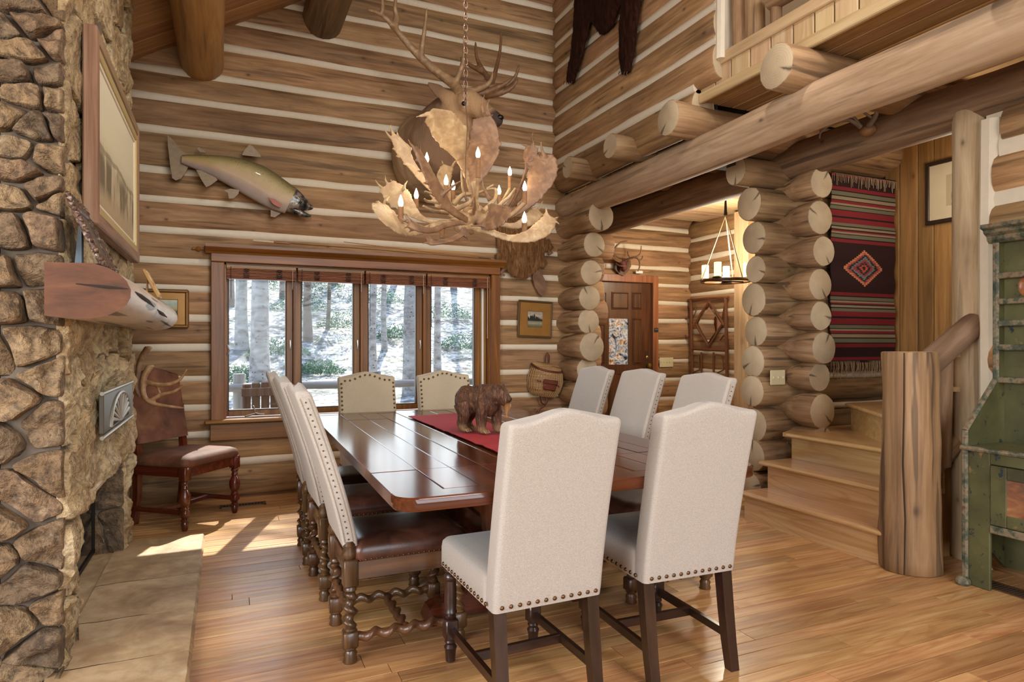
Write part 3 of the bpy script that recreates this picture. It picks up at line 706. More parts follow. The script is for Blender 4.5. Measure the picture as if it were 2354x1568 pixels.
for i, (a, b) in enumerate(PN):
    s_ = MB(); y0, y1 = 5.735, 5.785
    oa, ob = a-.052, b+.052
    s_.box(oa, a, y0, y1, .655, 1.88, .004); s_.box(b, ob, y0, y1, .655, 1.88, .004); s_.box(a, b, y0, y1, .655, .70, .004); s_.box(a, b, y0, y1, 1.835, 1.88, .004)
    sash = s_.build('sash', W_TRIM['z'], win, 30)
    g_ = MB(); g_.box(a-.004, a+.008, y0+.006, y1, .70, 1.835); g_.box(b-.008, b+.004, y0+.006, y1, .70, 1.835); g_.box(a, b, y0+.006, y1, .696, .708); g_.build('glazing_bead', DG, sash, 0)
    MB().box(a, b, 5.762, 5.766, .70, 1.835).build('pane', GLASS, sash, 0)
    if i < 3: MB().sweep([(b+.03,5.725,1.20),(b+.03,5.715,1.24),(b+.03,5.725,1.28)], .006, n=6).build('sash_lock', STEEL, sash, 40)
for (a, b) in ((.516,.529),(1.077,1.097),(1.644,1.671)): MB().box(a, b, 5.70, 5.79, .645, 1.885, .003).build('mullion', W_TRIM['z'], win, 30)
MB().box(2.212, 2.274, 5.735, 5.785, .645, 1.885, .004).build('mullion', W_TRIM['z'], win, 30)
MB().box(2.225, 2.245, 5.725, 5.735, .70, 1.78).build('lit_jamb_strip', plain('white_vinyl_lit_jamb','e6e6e4',.4), win, 0)  # white strip paints the light falling on the side jamb
MB().box(-.0, .010-.05, 5.735, 5.785, .645, 1.885).build('mullion', W_TRIM['z'], win, 30)
ck = MB(); ck.sweep([(.22,5.70,.675),(.18,5.68,.665),(.14,5.66,.66)], [.008,.008,.006], n=6); ck.sweep([(.22,5.70,.675),(.25,5.685,.668),(.29,5.68,.668)], [.008,.008,.006], n=6); ck.sweep([(.22,5.70,.675),(.205,5.69,.74)], .005, n=6); ck.build('crank_handle', STEEL, win, 40)
MB().sweep([(.01,5.70,1.16),(.022,5.69,1.20),(.01,5.70,1.24)], .006, n=6).build('sash_lock', STEEL, win, 40)
# raised woven blinds
BL = NT('woven_bamboo', .5); _v = BL.coord((3,3,170)); _n = BL.noise(_v, 1, 2); BL.base(BL.ramp(_n, [(.3,'5a2f18'),(.55,'8c5433'),(.75,'a56b45')])); BL.bump(_n, .5, .004)
blm = BL.mat; CORD = plain('dark_cord', '3a2820', .8)
bx = [(.0,.535),(.545,1.10),(1.11,1.655),(1.665,2.275)]
bl_lab = ['raised woven bamboo blind over the leftmost window pane','raised woven bamboo blind over the second pane from the left','raised woven bamboo blind over the third pane from the left','raised woven bamboo blind over the rightmost window pane']
for i, (a, b) in enumerate(bx):
    t = thing('bamboo_blind', bl_lab[i], 'blind', (0,0,0), 0, 'raised blinds on the window')
    MB().box(a, b, 5.635, 5.70, 1.855, 1.888, .004).build('head_rail', W_TRIM['x'], t, 30)
    zz = 1.772-.0*i
    for q in range(7):
        MB().box(a+.002, b-.002, 5.640+.004*(q%2), 5.695-.003*(q%3), zz+q*.0122, zz+q*.0122+.0105, .003).build('slat', blm, t, 30)
    for f in (.28, .75):
        xx = lerp(a, b, f); ww = MB()
        for q in range(5): ww.sweep([(xx-.022,5.638,zz+.01+q*.016),(xx,5.632,zz+.02+q*.016),(xx+.022,5.638,zz+.012+q*.016)], .0035, n=5)
        ww.build('woven_tape', CORD, t, 40)
    MB().sweep([(a+.035,5.628,1.87),(a+.035,5.63,1.4 if i > 1 else 1.62)], .0025, n=5).build('pull_cord', CORD, t, 40)
    MB().sweep([(b-.03,5.628,1.87),(b-.03,5.63,1.3 if i == 3 else 1.7)], .0025, n=5).build('pull_cord', plain('pale_cord','c9bfae',.8), t, 40)
# ================================================================ STAIRS
st = thing('staircase', 'oak winder staircase with rounded nosings rising beside the log corner', 'staircase')
def tread(poly, z, nos):  # poly ccw; nos = (p,q) nosing edge
    mb = MB().prism(poly, z-.028, z); mb.build('tread', W_OAK['y'], st, 30)
    (p, q) = nos; MB().sweep([(p[0],p[1],z-.014),(q[0],q[1],z-.014)], .014, n=10).build('nosing', W_OAK['y'], st, 50)
YA, YB = 2.42, 3.53
tread([(3.35,YA),(3.62,YA),(3.62,YB),(3.35,YB)], .20, ((3.35,YA),(3.35,YB)))
tread([(3.53,YA),(3.85,YA),(3.85,YB),(3.53,YB)], .40, ((3.53,YA),(3.53,YB)))
tread([(3.72,YA),(4.0,YA),(4.6,3.1),(4.6,3.62),(3.95,3.62),(3.72,3.50)], .60, ((3.72,YA),(3.72,3.46)))
for x_, z_, ye in ((3.375,.0,YB-.01),(3.595,.2,YB-.01),(3.83,.4,3.52)):
    MB().box(x_, x_+.02, YA, ye, z_, z_+.172, 0).build('riser', W_OAK['y'], st, 0)
def wedge(p, q, z, ext):   # winder riser from p (newel) to q, tread above
    d = (Vector(q)-Vector(p)).normalized(); nrm = Vector((-d.y, d.x))
    a = Vector(p); b = Vector(q)
    mb = MB().prism([tuple(a), tuple(a-nrm*.02), tuple(b-nrm*.02), tuple(b)], z-.2, z-.028); mb.build('riser', W_OAK['x'], st, 0)
    f0, f1 = a+nrm*.03, b+nrm*.03
    poly = [tuple(f0)]+ext+[tuple(f1)]
    MB().prism(poly, z-.028, z).build('tread', W_OAK['x'], st, 30); MB().sweep([(f0.x,f0.y,z-.014),(f1.x,f1.y,z-.014)], .014, n=10).build('nosing', W_OAK['x'], st, 50)
wedge((3.62,2.46), (4.33,3.42), .80, [(4.4,2.4),(5.1,2.9),(5.1,3.42)])
wedge((3.66,2.42), (5.0,3.15), 1.0, [(4.2,2.2),(5.1,2.4),(5.1,3.1)])
wedge((3.75,2.38), (5.0,2.75), 1.2, [(4.4,2.1),(5.1,2.1),(5.1,2.7)])
MB().prism([(3.40,0),(4.25,0),(4.25,.95),(3.80,.95),(3.80,.76),(3.74,.57),(3.72,.37),(3.60,.37),(3.58,.17),(3.40,.17)], 2.425, 2.445, 'xz').build('side_panel', W_PLANK['z'], st, 0)
rl = thing('stair_railing', 'heavy peeled log newel post with sloping log handrail and baluster', 'railing')
W_NEW = wood('newel_wood', ('5f4630','926f4b','ac8c68'), 'x', 22, .9, .65, .02, knots=1.0, cracks=.6, patch=.3)
make_log((3.475, 2.375, 0), (3.475, 2.375, 1.205), .152, .132, 'newel_post', rl, [W_NEW, END], 201, 32, amp=.12, step=.07)
MB().sweep([(3.322,2.302,.01),(3.328,2.300,.3),(3.326,2.312,.6),(3.335,2.312,.9),(3.342,2.316,1.2)], [.003,.004,.005,.004,.003], n=6).build('crack', plain('brown_crack','3a2414',.9), rl, 40)
make_log((3.47, 2.36, 1.055), (3.93, 2.30, 1.37), .074, .068, 'handrail', rl, [W_DARKBEAM, END], 202)
make_log((3.48, 2.385, .41), (4.02, 2.39, .75), .058, .06, 'bottom_rail', rl, [W_STUB, END], 203)
make_log((3.73, 2.375, .55), (3.73, 2.365, 1.22), .058, .054, 'baluster', rl, [W_STUB, END], 204)
# ================================================================ FRONT DOOR
door = struct('door_1')
Yd = 6.62
W_DT = wood('door_trim_wood', ('6a3c20','935c36','a97248'), 'z', 22, 1.0, .4, .05, patch=.25)
for (a, b, c, d) in ((3.90,3.985,0,2.0),(4.845,4.925,0,2.09),(3.90,4.845,2.0,2.09)): MB().box(a, b, Yd-.03, Yd+.1, c, d, .006).build('casing', W_DT, door, 30)
D0, D1 = 3.99, 4.84
leaf = MB()
gx0, gx1 = at(1402,0,Yd).x, at(1447,0,Yd).x; gz0, gz1 = at(1425,838,Yd).z, at(1425,732,Yd).z
leaf.box(D0, gx0, Yd+.02, Yd+.06, 0, 1.99); leaf.box(gx1, D1, Yd+.02, Yd+.06, 0, 1.99); leaf.box(gx0, gx1, Yd+.02, Yd+.06, 0, gz0); leaf.box(gx0, gx1, Yd+.02, Yd+.06, gz1, 1.99)
leaf.build('door_leaf', W_DOOR['z'], door, 0)
def dpan(px0, px1, py0, py1):
    a, b = at(px0,py1,Yd), at(px1,py0,Yd)
    m_ = MB(); m_.box(a.x, b.x, Yd+.008, Yd+.03, a.z, b.z, .014); p_ = m_.build('raised_panel', W_DOOR['z'], door, 20)
    f_ = MB(); e = .012
    f_.box(a.x-e, b.x+e, Yd+.012, Yd+.022, a.z-e, a.z, .003); f_.box(a.x-e, b.x+e, Yd+.012, Yd+.022, b.z, b.z+e, .003); f_.box(a.x-e, a.x, Yd+.012, Yd+.022, a.z, b.z, .003); f_.box(b.x, b.x+e, Yd+.012, Yd+.022, a.z, b.z, .003)
    f_.build('panel_moulding', W_DOOR['x'], p_, 20)
dpan(1409,1445,674,709); dpan(1457,1475,674,709); dpan(1379,1394,674,709); dpan(1459,1475,735,836); dpan(1379,1390,735,836); dpan(1402,1447,860,960); dpan(1459,1475,860,960)
SG = NT('glowing_door_glass', .1); _v = SG.coord((1,1,1), rnd=False); _vo = SG.n('TexVoronoi', {'feature':'F1'}, Vector=_v, Scale=28.0); _n = SG.noise(_v, 11, 6, .7, 1.2)
_c = SG.ramp(_n, [(.38,'1c1a1c'),(.45,'7a8ca0'),(.52,'d8d4c8'),(.58,'b87a34'),(.66,'3a3020')]); _c = SG.mix(SG.math('MULTIPLY', _vo.outputs['Distance'], .6), _c, srgb('1c1a1a'))
SG.base(_c); SG.set(SG.b.inputs['Emission Color'], _c); SG.b.inputs['Emission Strength'].default_value = .5  # outside daylight is put into the pane as its own glow
MB().box(gx0, gx1, Yd+.035, Yd+.045, gz0, gz1).build('leaded_glass_pane', SG.mat, door, 0, 'leaded pane with amber, blue and clear glass glowing in place of daylight')
MB().box(D1-.08, D1-.03, Yd+.008, Yd+.02, .93, 1.16, .003).build('lock_plate', plain('dark_bronze','5a4630',.4,.6), door, 30)
GOLD = plain('polished_brass', 'c9a25a', .2, .9)
MB().lathe([(.012,0),(.012,.03),(.03,.04),(.034,.055),(.026,.07),(.008,.075)][::-1], 14, (0,0,0), 'z').xf(Matrix.Translation((D1-.055, Yd+.02, .98)) @ Matrix.Rotation(PI/2, 4, 'X')).build('door_knob', GOLD, door, 40)
MB().lathe([(.02,0),(.022,.012),(.012,.02)], 14).xf(Matrix.Translation((D1-.055, Yd+.02, 1.08)) @ Matrix.Rotation(PI/2, 4, 'X')).build('deadbolt', GOLD, door, 40)
# ================================================================ DINING TABLE
TX0, TX1, TY0, TY1, TZ, TT = .485, 1.95, 1.955, 4.58, .765, .045
table = thing('dining_table', 'long dark polished plank trestle dining table with rounded corners', 'table', (0,0,0))
def tplank(x0, x1, y0, y1, ax, rnd=None, seed=0):
    g = .0016
    if rnd is None:
        MB().box(x0+g, x1-g, y0+g, y1-g, TZ-TT, TZ-.0006*(seed%3), .002).build('table_plank', W_TABLE[ax], table, 30); return
    # end board with rounded outer corners
    R = .07; P = []
    if rnd < 0:
        P += [(x1, y1-g), (x0, y1-g)]
        P += [(x0+R-R*math.cos(a*PI/12), y0+R-R*math.sin(a*PI/12)) for a in range(7)]
        P += [(x1-R+R*math.sin(a*PI/12), y0+R-R*math.cos(a*PI/12)) for a in range(7)]
    else:
        P += [(x0, y0+g), (x1, y0+g)]
        P += [(x1-R+R*math.cos(a*PI/12), y1-R+R*math.sin(a*PI/12)) for a in range(7)]
        P += [(x0+R-R*math.sin(a*PI/12), y1-R+R*math.cos(a*PI/12)) for a in range(7)]
    Ls = []
    cx, cy = (x0+x1)/2, (y0+y1)/2
    for (s, z) in ((.004,TZ-TT),(0,TZ-TT+.006),(0,TZ-.006),(.005,TZ)):
        Ls.append([(x+(s if x < cx else -s), y+(s if y < cy else -s)*(1 if (y-cy)*rnd > 0 else 0), z) for x, y in P])
    MB().loops(Ls).build('end_board', W_TABLE['x'], table, 40)
tplank(TX0, TX1, TY0, 2.05, 'x', -1); tplank(TX0, TX1, 4.485, TY1, 'x', 1)
nx = [TX0, .665, .795, .92, 1.045, 1.17, 1.295, 1.42, 1.545, 1.67, 1.78, TX1]
for (a, b) in ((2.05, 2.405), (2.405, 4.13), (4.13, 4.485)):
    for i in range(11): tplank(nx[i], nx[i+1], a, b, 'y', None, i+int(a*10))
MB().box(TX0+.02, TX1-.02, TY0+.08, TY1-.08, TZ-TT-.004, TZ-TT+.002).build('underside', W_TABLE['y'], table, 0)
for xx in (.78, 1.62): MB().box(xx-.03, xx+.03, 2.3, 4.2, TZ-TT-.07, TZ-TT-.003, .004).build('slide_rail', W_CHAIR['y'], table, 30)
def trestle(y):
    # shaped slab pedestal in the x-z plane with a scrolled foot
    prof = [(.30,.70),(.30,.655),(.24,.64),(.20,.60),(.225,.555),(.20,.50),(.15,.46),(.135,.36),(.15,.27),(.19,.22),(.17,.165)]
    P = [(1.22+x, z) for x, z in prof][::-1]+[(1.22-x, z) for x, z in prof]
    MB().prism(P[::-1], y-.035, y+.035, 'xz').build('trestle_leg', W_TABLE['z'], table, 30)
    f = [(-.42,0),(-.30,0),(-.27,.03),(.27,.03),(.30,0),(.42,0),(.43,.03),(.41,.075),(.36,.10),(.30,.10),(.24,.125),(.20,.17),(-.20,.17),(-.24,.125),(-.30,.10),(-.36,.10),(-.41,.075),(-.43,.03)]
    MB().prism([(1.22+x, z) for x, z in f], y-.05, y+.05, 'xz').build('trestle_foot', W_TABLE['x'], table, 30)
    MB().box(.76, 1.68, y-.05, y+.05, TZ-TT-.06, TZ-TT-.004, .006).build('cross_bearer', W_TABLE['x'], table, 30)
trestle(2.78); trestle(3.78)
_a = math.radians(-1.0); _p = Vector((1.2,2.0,0)); table.rotation_euler = (0,0,_a); table.location = _p - Matrix.Rotation(_a, 3, 'Z') @ _p
MB().box(1.18, 1.26, 2.7, 3.86, .24, .36, .006).build('stretcher', W_TABLE['y'], table, 30)
# ================================================================ UPHOLSTERED PARSONS CHAIRS (front faces +y)
def rrect(w, d, n=6, r=.3):
    """rounded rectangle loop, half sizes w,d"""
    rr = min(w, d)*r; P = []
    for (sx, sy, a0) in ((1,1,0),(-1,1,90),(-1,-1,180),(1,-1,270)):
        for k in range(n):
            a = math.radians(a0+90*k/(n-1)); P.append((sx*(w-rr)+rr*math.cos(a), sy*(d-rr)+rr*math.sin(a)))
    Q = []
    for k, p in enumerate(P):      # subdivide the straight runs
        Q.append(p); q = P[(k+1)%len(P)]; m = int(math.dist(p, q)/.022)
        for j in range(1, m): Q.append((lerp(p[0],q[0],j/m), lerp(p[1],q[1],j/m)))
    return Q
def upholstered_back(w, thick, zb, zt, camel, lean, y0, top_narrow=1.0, hy=None, n=20):
    """slab leaning back (-y) with height"""
    mb = MB(); Ls = []
    for i in range(n+5):
        v = min(1, i/n); sh = [1,.97,.9,.76,.5][i-n] if i >= n else 1.0
        if i == 0: sh = .93
        dz = [0,.006,.012,.017,.020][i-n] if i >= n else 0
        l = []
        for (x, y) in rrect(w*lerp(1, top_narrow, v), thick/2, 6, .42):
            u = x/w; ztop = zt+camel*(math.cos(min(1,abs(u)*1.22)*PI)*.5+.5)
            z = lerp(zb, ztop, v)+dz
            q = (z-zb)/(zt-zb)
            yy = y0 - lean*(q**1.25)
            l.append((x*(1-(1-sh)*.12), yy+y*sh, z))
        Ls.append(l)
    return mb.loops(Ls)
def nails(pts, r, nrm, mb):
    nrm = Vector(nrm)
    for p in pts:
        b = len(mb.V); mb.lathe([(r,0),(r*.9,r*.45),(r*.45,r*.75)], 8)
        q = nrm.to_track_quat('Z','Y').to_matrix().to_4x4(); mb.xf(Matrix.Translation(p) @ q, b)
def make_parsons(label, group, nails_front=False, fab=None):
    t = thing('parsons_chair', label, 'chair', (0,0,0), 0, group); fab = fab or LINEN
    bk = upholstered_back(.207, .085, .372, .985, .036, .125, -.205)
    bk.build('backrest', fab, t, 60)
    # seat: box cushion with crowned top
    sb = MB(); Ls = []
    for (z, s) in ((.372,.97),(.378,1),(.45,1),(.472,.985),(.484,.94),(.492,.8),(.496,.5)):
        Ls.append([(x*s, .045+y*s, z) for x, y in rrect(.212, .243, 6, .16)])
    sb.loops(Ls).build('seat', fab, t, 50)
    for s in (-1, 1):
        # turned front leg with square block
        lg = MB(); x = .182*s; y = .24
        lg.lathe([(.024,.372),(.026,.36),(.019,.35),(.027,.34),(.028,.33),(.021,.32),(.0235,.30),(.025,.24),(.0225,.205),(.026,.20),(.026,.195),(.017,.187),(.0235,.18),(.02,.172)][::-1], 14, (x,y,0))
        lg.box(x-.026, x+.026, y-.026, y+.026, .092, .172, .005)
        lg.lathe([(.012,0),(.019,.006),(.022,.045),(.026,.06),(.018,.072),(.024,.082),(.018,.092)], 14, (x,y,0))
        lg.build('front_leg', W_ESP['z'], t, 40)
        rlg = MB(); L_ = []
        for (z, yy, h) in ((0,-.262,.019),(.1,-.243,.0205),(.22,-.226,.022),(.40,-.205,.023)):
            L_.append([(.178*s+a*h, yy+b*h, z) for a, b in ((-1,-1),(1,-1),(1,1),(-1,1))])
        rlg.loops(L_).build('rear_leg', W_ESP['z'], t, 20)
        st_ = MB(); L_ = []
        for (y, h) in ((.22,.012),(-.235,.012)): L_.append([(.180*s-.009, y, .125-h*1.3),(.180*s+.009, y, .125-h*1.3),(.180*s+.009, y, .125+h*1.3),(.180*s-.009, y, .125+h*1.3)])
        st_.loops(L_).build('side_stretcher', W_ESP['y'], t, 20)
    MB().box(-.172, .172, -.012, .008, .108, .142, .002).build('cross_stretcher', W_ESP['x'], t, 30)
    nb = MB(); r = .0078
    nails([(-.178+.0324*k, -.2485, .391) for k in range(12)], r, (0,-1,0), nb)
    for s in (-1, 1): nails([(s*.2125, -.195+.033*k, .391) for k in range(14)], r, (s,0,0), nb)
    nails([(-.18+.036*k, .2885, .391) for k in range(11)], r, (0,1,0), nb)
    if nails_front:
        def fy(z): return -.205-.125*(((z-.372)/.623)**1.25)+.0435
        for s in (-1, 1): nails([(s*.19, fy(z), z) for z in [.50+.0305*k for k in range(16)]], r, (0,1,.2), nb)
        nails([(u*.19, fy(.985), .978+.042*(math.cos(min(1,abs(u)*1.28)*PI)*.5+.5)) for u in [-.86+.1911*k for k in range(10)]], r, (0,1,.2), nb)
    o = nb.build('nailhead_trim', BRASS, t, 50); o['kind'] = 'stuff'
    return t
pg = 'oatmeal parsons chairs'
pa = make_parsons('oatmeal linen parsons chair seen from behind, nearest the hearth', pg); pa.location = (.992, 2.175, 0); pa.rotation_euler.z = math.radians(1.0)
pb = dup(pa, (1.607, 2.185, 0), math.radians(-2.0), 'oatmeal linen parsons chair seen from behind, nearest the stairs', pg)
pc = make_parsons('cream parsons chair with nailhead edged back before the window, nearer the fish', 'cream chairs by the window', True, LINEN2); pc.location = (.955, 4.50, 0); pc.rotation_euler.z = PI
pd = dup(pc, (1.545, 4.50, 0), PI-.02, 'cream parsons chair with nailhead edged back just behind the carved bear', 'cream chairs by the window')
# ================================================================ BARLEY TWIST CHAIRS (front faces +x)
def twist(mb, p0, p1, r, turns, n=12, hand=1):
    p0, p1 = Vector(p0), Vector(p1); d = p1-p0; L = d.length; d.normalize()
    u = d.orthogonal().normalized(); v = d.cross(u); N = max(12, int(turns*10)); Ls = []
    for i in range(N+1):
        s = i/N; ph = hand*2*PI*turns*s; e = min(1, min(s, 1-s)*turns*2.2); off = r*.36*e; rr = r*(.80 if 0 < i < N else .6)
        c = p0+d*(L*s)+u*(off*math.cos(ph))+v*(off*math.sin(ph))
        Ls.append([c+u*(rr*math.cos(2*PI*k/n))+v*(rr*math.sin(2*PI*k/n)) for k in range(n)])
    return mb.loops(Ls)
def make_twist(label, group):
    t = thing('barley_twist_chair', label, 'chair', (0,0,0), 0, group)
    b = upholstered_back(.198, .062, .455, 1.05, .022, .175, 0, 1.0)
    b.xf(Matrix.Translation((-.205,0,0)) @ Matrix.Rotation(-PI/2, 4, 'Z')); bk = b.build('backrest', LINEN, t, 60)
    # piping lines on the side of the back
    pb_ = MB(); nb = MB()
    for s in (-1, 1):
        for dx in (-.020, .012):
            pb_ = MB(); pb_.sweep([(-.205+dx-.175*((z-.455)/.6)**1.25, s*.199, z) for z in [.475+.0565*k for k in range(11)]], .0018, n=5); pb_.build('piping', plain('linen_piping','9a8a76',.9), bk, 40)
        nails([(-.209-.175*((z-.455)/.6)**1.25, s*.1985, z) for z in [.485+.0235*k for k in range(24)]], .0034, (0,s,0), nb)
    o = nb.build('nailhead_trim', BRASS, t, 50); o['kind'] = 'stuff'
    sb = MB(); Ls = []
    for (z, s) in ((.395,.97),(.402,1),(.425,1.015),(.452,.985),(.468,.92),(.478,.75),(.482,.45)):
        Ls.append([(.045+x*s, y*s, z) for x, y in rrect(.242, .212, 6, .2)])
    sb.loops(Ls).build('seat', LEATHER, t, 50)
    fr = MB()
    for s in (-1, 1): fr.box(-.19, .25, s*.198-.012, s*.198+.012, .325, .398, .003)
    fr.box(.252, .275, -.19, .19, .325, .398, .003); fr.box(-.215, -.192, -.19, .19, .325, .398, .003); fr.build('seat_rail', W_CHAIR['x'], t, 30)
    sn = MB()
    for s in (-1, 1): nails([(-.17+.0215*k, s*.2125, .402) for k in range(20)], .0035, (0,s,0), sn)
    o = sn.build('seat_nails', BRASS, t, 50); o['kind'] = 'stuff'
    for (x, s) in ((-.205,-1),(-.205,1),(.245,-1),(.245,1)):
        y = s*.185; lg = MB(); h = .029
        lg.box(x-h, x+h, y-h, y+h, .30, .40 if x > 0 else .405, .005)
        if x < 0: lg.lathe([(.02,.405),(.028,.415),(.03,.43),(.022,.448),(.026,.46),(.018,.475)], 12, (x-.004,y,0))
        lg.lathe([(.017,.275),(.026,.283),(.026,.29),(.019,.30)], 12, (x,y,0)); twist(lg, (x,y,.13), (x,y,.277), .0275, 2.6, hand=s)
        lg.lathe([(.019,.122),(.024,.127),(.018,.135)], 12, (x,y,0))
        lg.box(x-h, x+h, y-h, y+h, .062, .124, .005)
        lg.lathe([(.026,0),(.029,.006),(.024,.02),(.028,.034),(.020,.048),(.028,.056),(.022,.063)], 12, (x,y,0)); lg.build('leg', W_CHAIR['z'], t, 45)
    for s in (-1, 1): twist(MB(), (-.18,s*.185,.095), (.22,s*.185,.095), .0225, 5, hand=s).build('side_stretcher', W_CHAIR['x'], t, 50)
    twist(MB(), (.02,-.18,.095), (.02,.18,.095), .020, 4.5).build('cross_stretcher', W_CHAIR['y'], t, 50)
    twist(MB(), (-.205,-.17,.20), (-.205,.17,.20), .019, 4.5).build('rear_stretcher', W_CHAIR['y'], t, 50)
    return t
tg = 'barley twist side chairs'
ta = make_twist('barley twist chair with leather seat, nearest chair on the hearth side', tg); ta.location = (.65, 2.755, 0)
dup(ta, (.64, 3.43, 0), .02, 'barley twist chair with leather seat, middle one on the hearth side', tg)
dup(ta, (.63, 3.99, 0), -.02, 'barley twist chair, far one on the hearth side by the window', tg)
dup(ta, (2.03, 2.79, 0), PI, 'barley twist chair on the stairs side, nearest to the stairs', tg)
dup(ta, (2.03, 3.38, 0), PI+.02, 'barley twist chair on the stairs side, middle one before the front door', tg)
dup(ta, (2.03, 3.95, 0), PI-.01, 'barley twist chair on the stairs side, far one by the fishing basket', tg)
# ================================================================ RUNNER
mb = MB()
mb.grid(6, 40, lambda u, v: (lerp(1.09,1.44,u), lerp(2.36,4.16,v)+.03*(u-.5), TZ+.009+.0035*abs(nz(u*2, v*26, 1))+(.006*nz(v*18,3)*(abs(u-.5)*2)**4)))
k = len(mb.V); V2 = [v-Vector((0,0,.003)) for v in mb.V]; mb.add(V2, [f[::-1] for f in mb.F])
tag(mb.build('table_runner', RED, None, 60), 'creased red cloth runner lying along the middle of the table', 'table runner')
# ================================================================ CARVED BEAR
WB = NT('carved_bear_wood', .55); _v = WB.coord((1,1,1)); _n = WB.noise(WB.coord((60,60,9)), 1, 5, .6, 2.0); _m = WB.noise(_v, 8, 3)
_c = WB.ramp(_n, [(.3,'2a150b'),(.5,'58341d'),(.68,'8e6039')]); _c = WB.mix(WB.math('MULTIPLY', _m, .4), _c, srgb('2e1a10'))
_z = WB.n('SeparateXYZ', Vector=WB.n('TexCoord').outputs['Object']).outputs[2]
_c = WB.mix(WB.ramp(_z, [(.012,grey(.75)),(.06,grey(0))]), _c, srgb('9a7850')); WB.base(_c); WB.bump(_n, 1.0, .01)
BEAR = WB.mat
bear = thing('carved_bear', 'dark carved wooden bear with a fish in its mouth on the red runner', 'carving', (1.232, 3.22, TZ+.0135), math.radians(-58)); bear.scale = (.84,.84,.98)
b = MB()
# faces +x ; length about .36
b.ball((-.085,0,.165), (.095,.078,.088)); b.ball((.0,0,.175), (.095,.072,.08)); b.ball((.075,0,.17), (.08,.074,.085)); b.ball((.06,0,.225),(.06,.05,.04))
b.sweep([(.09,0,.20),(.14,0,.21),(.175,0,.205)], [.062,.058,.05], n=12)
b.ball((.18,.0,.205), (.052,.05,.048)); b.sweep([(.19,0,.198),(.235,0,.182)], [.036,.026], n=10); b.ball((.238,0,.186),(.018,.02,.016)); b.sweep([(.185,0,.175),(.222,0,.158)], [.024,.016], n=8)
for s in (-1,1):
    b.ball((.165,s*.042,.252), (.012,.016,.018))
    fx = .085+(.02*s)
    b.sweep([(.085,s*.045,.17),(fx,s*.055,.10),(fx,s*.055,.04),(fx+.003,s*.055,.015)], [.05,.036,.031,.031], n=10); b.ball((fx+.018,s*.055,.014), (.036,.03,.016))
    rx_ = -.10-.02*s
    b.sweep([(-.09,s*.045,.15),(rx_+.01,s*.056,.09),(rx_-.012,s*.056,.045),(rx_,s*.056,.015)], [.062,.042,.032,.03], n=10); b.ball((rx_+.018,s*.056,.013), (.037,.03,.015))
b.ball((-.178,0,.17), (.016,.014,.02))
def bd(p, n):
    g = mnoise.noise(Vector((p.x*26+p.z*30, p.y*60, p.z*22))) + .6*mnoise.noise(Vector((p.x*60+p.z*50, p.y*120, p.z*40)))
    return p+n*(.0042*g if p.z > .035 else .0012*g)
bo = fuse(b, 'body', BEAR, .006, 5, bd, bear)
MB().ball((.249,0,.19), (.007,.011,.008)).build('nose', plain('black_paint','140d0a',.35), bear, 60)
for s in (-1,1):
    MB().ball((.213,s*.024,.216), .0048).build('eye', plain('amber_eye','2a1206',.1), bear, 60)
    for fx, sp in ((.085+.02*s+.05, s*.055), (-.10-.02*s+.05, s*.056)):
        c_ = MB()
        for q in range(4): c_.sweep([(fx-.012, sp+(q-1.5)*.013, .016),(fx+.004, sp+(q-1.5)*.0145, .004)], [.0055,.0025], n=6)
        c_.build('claws', plain('claw_wood','a08058',.5), bear, 50)
fs = MB().sweep([(.212,.02,.165),(.228,-.0,.158),(.246,-.03,.145),(.262,-.062,.125),(.27,-.075,.11)], [.012,.021,.020,.011,.005], [.009,.011,.010,.006,.004], n=10)
fs.sweep([(.268,-.073,.113),(.276,-.086,.098)], [.004,.018], [.003,.003], n=8); fs.build('fish', plain('carved_fish','8a6038',.45), bear, 50)
# ================================================================ LEATHER CHAIR BY THE HEARTH
lc = thing('leather_hall_chair', 'rust suede backed side chair with turned mahogany legs beside the fireplace', 'chair', (-.262, 5.13, 0), math.radians(-40))
lc.rotation_euler.z = math.atan2(-.29, .345)
# front faces +x, width along y
sb = MB(); Ls = []
for (z, s) in ((.42,.96),(.43,1),(.452,1.01),(.478,.96),(.492,.85),(.498,.6)): Ls.append([(.015+x*s, y*s, z) for x, y in rrect(.235, .265, 6, .2)])
sb.loops(Ls).build('seat', SUEDE, lc, 50)
fr = MB()
for s in (-1,1): fr.box(-.20,.2,s*.235-.012,s*.235+.012,.355,.425,.003)
fr.box(.205,.23,-.225,.225,.355,.425,.003); fr.box(-.225,-.2,-.225,.225,.355,.425,.003); fr.build('seat_rail', W_RED['x'], lc, 30)
bb = MB(); Ls = []
for i in range(14):
    v = i/13; 
    l = []
    for (x, y) in rrect(.022, .225, 5, .5):
        zt = 1.02+.055*(math.cos(min(1,abs(y/.225)*1.15)*PI)*.5+.5); z = lerp(.56, zt, v); l.append((-.205-.09*v+x*(1 if v < 1 else .6), y, z))
    Ls.append(l)
bb.loops(Ls).build('backrest', SUEDE, lc, 60)
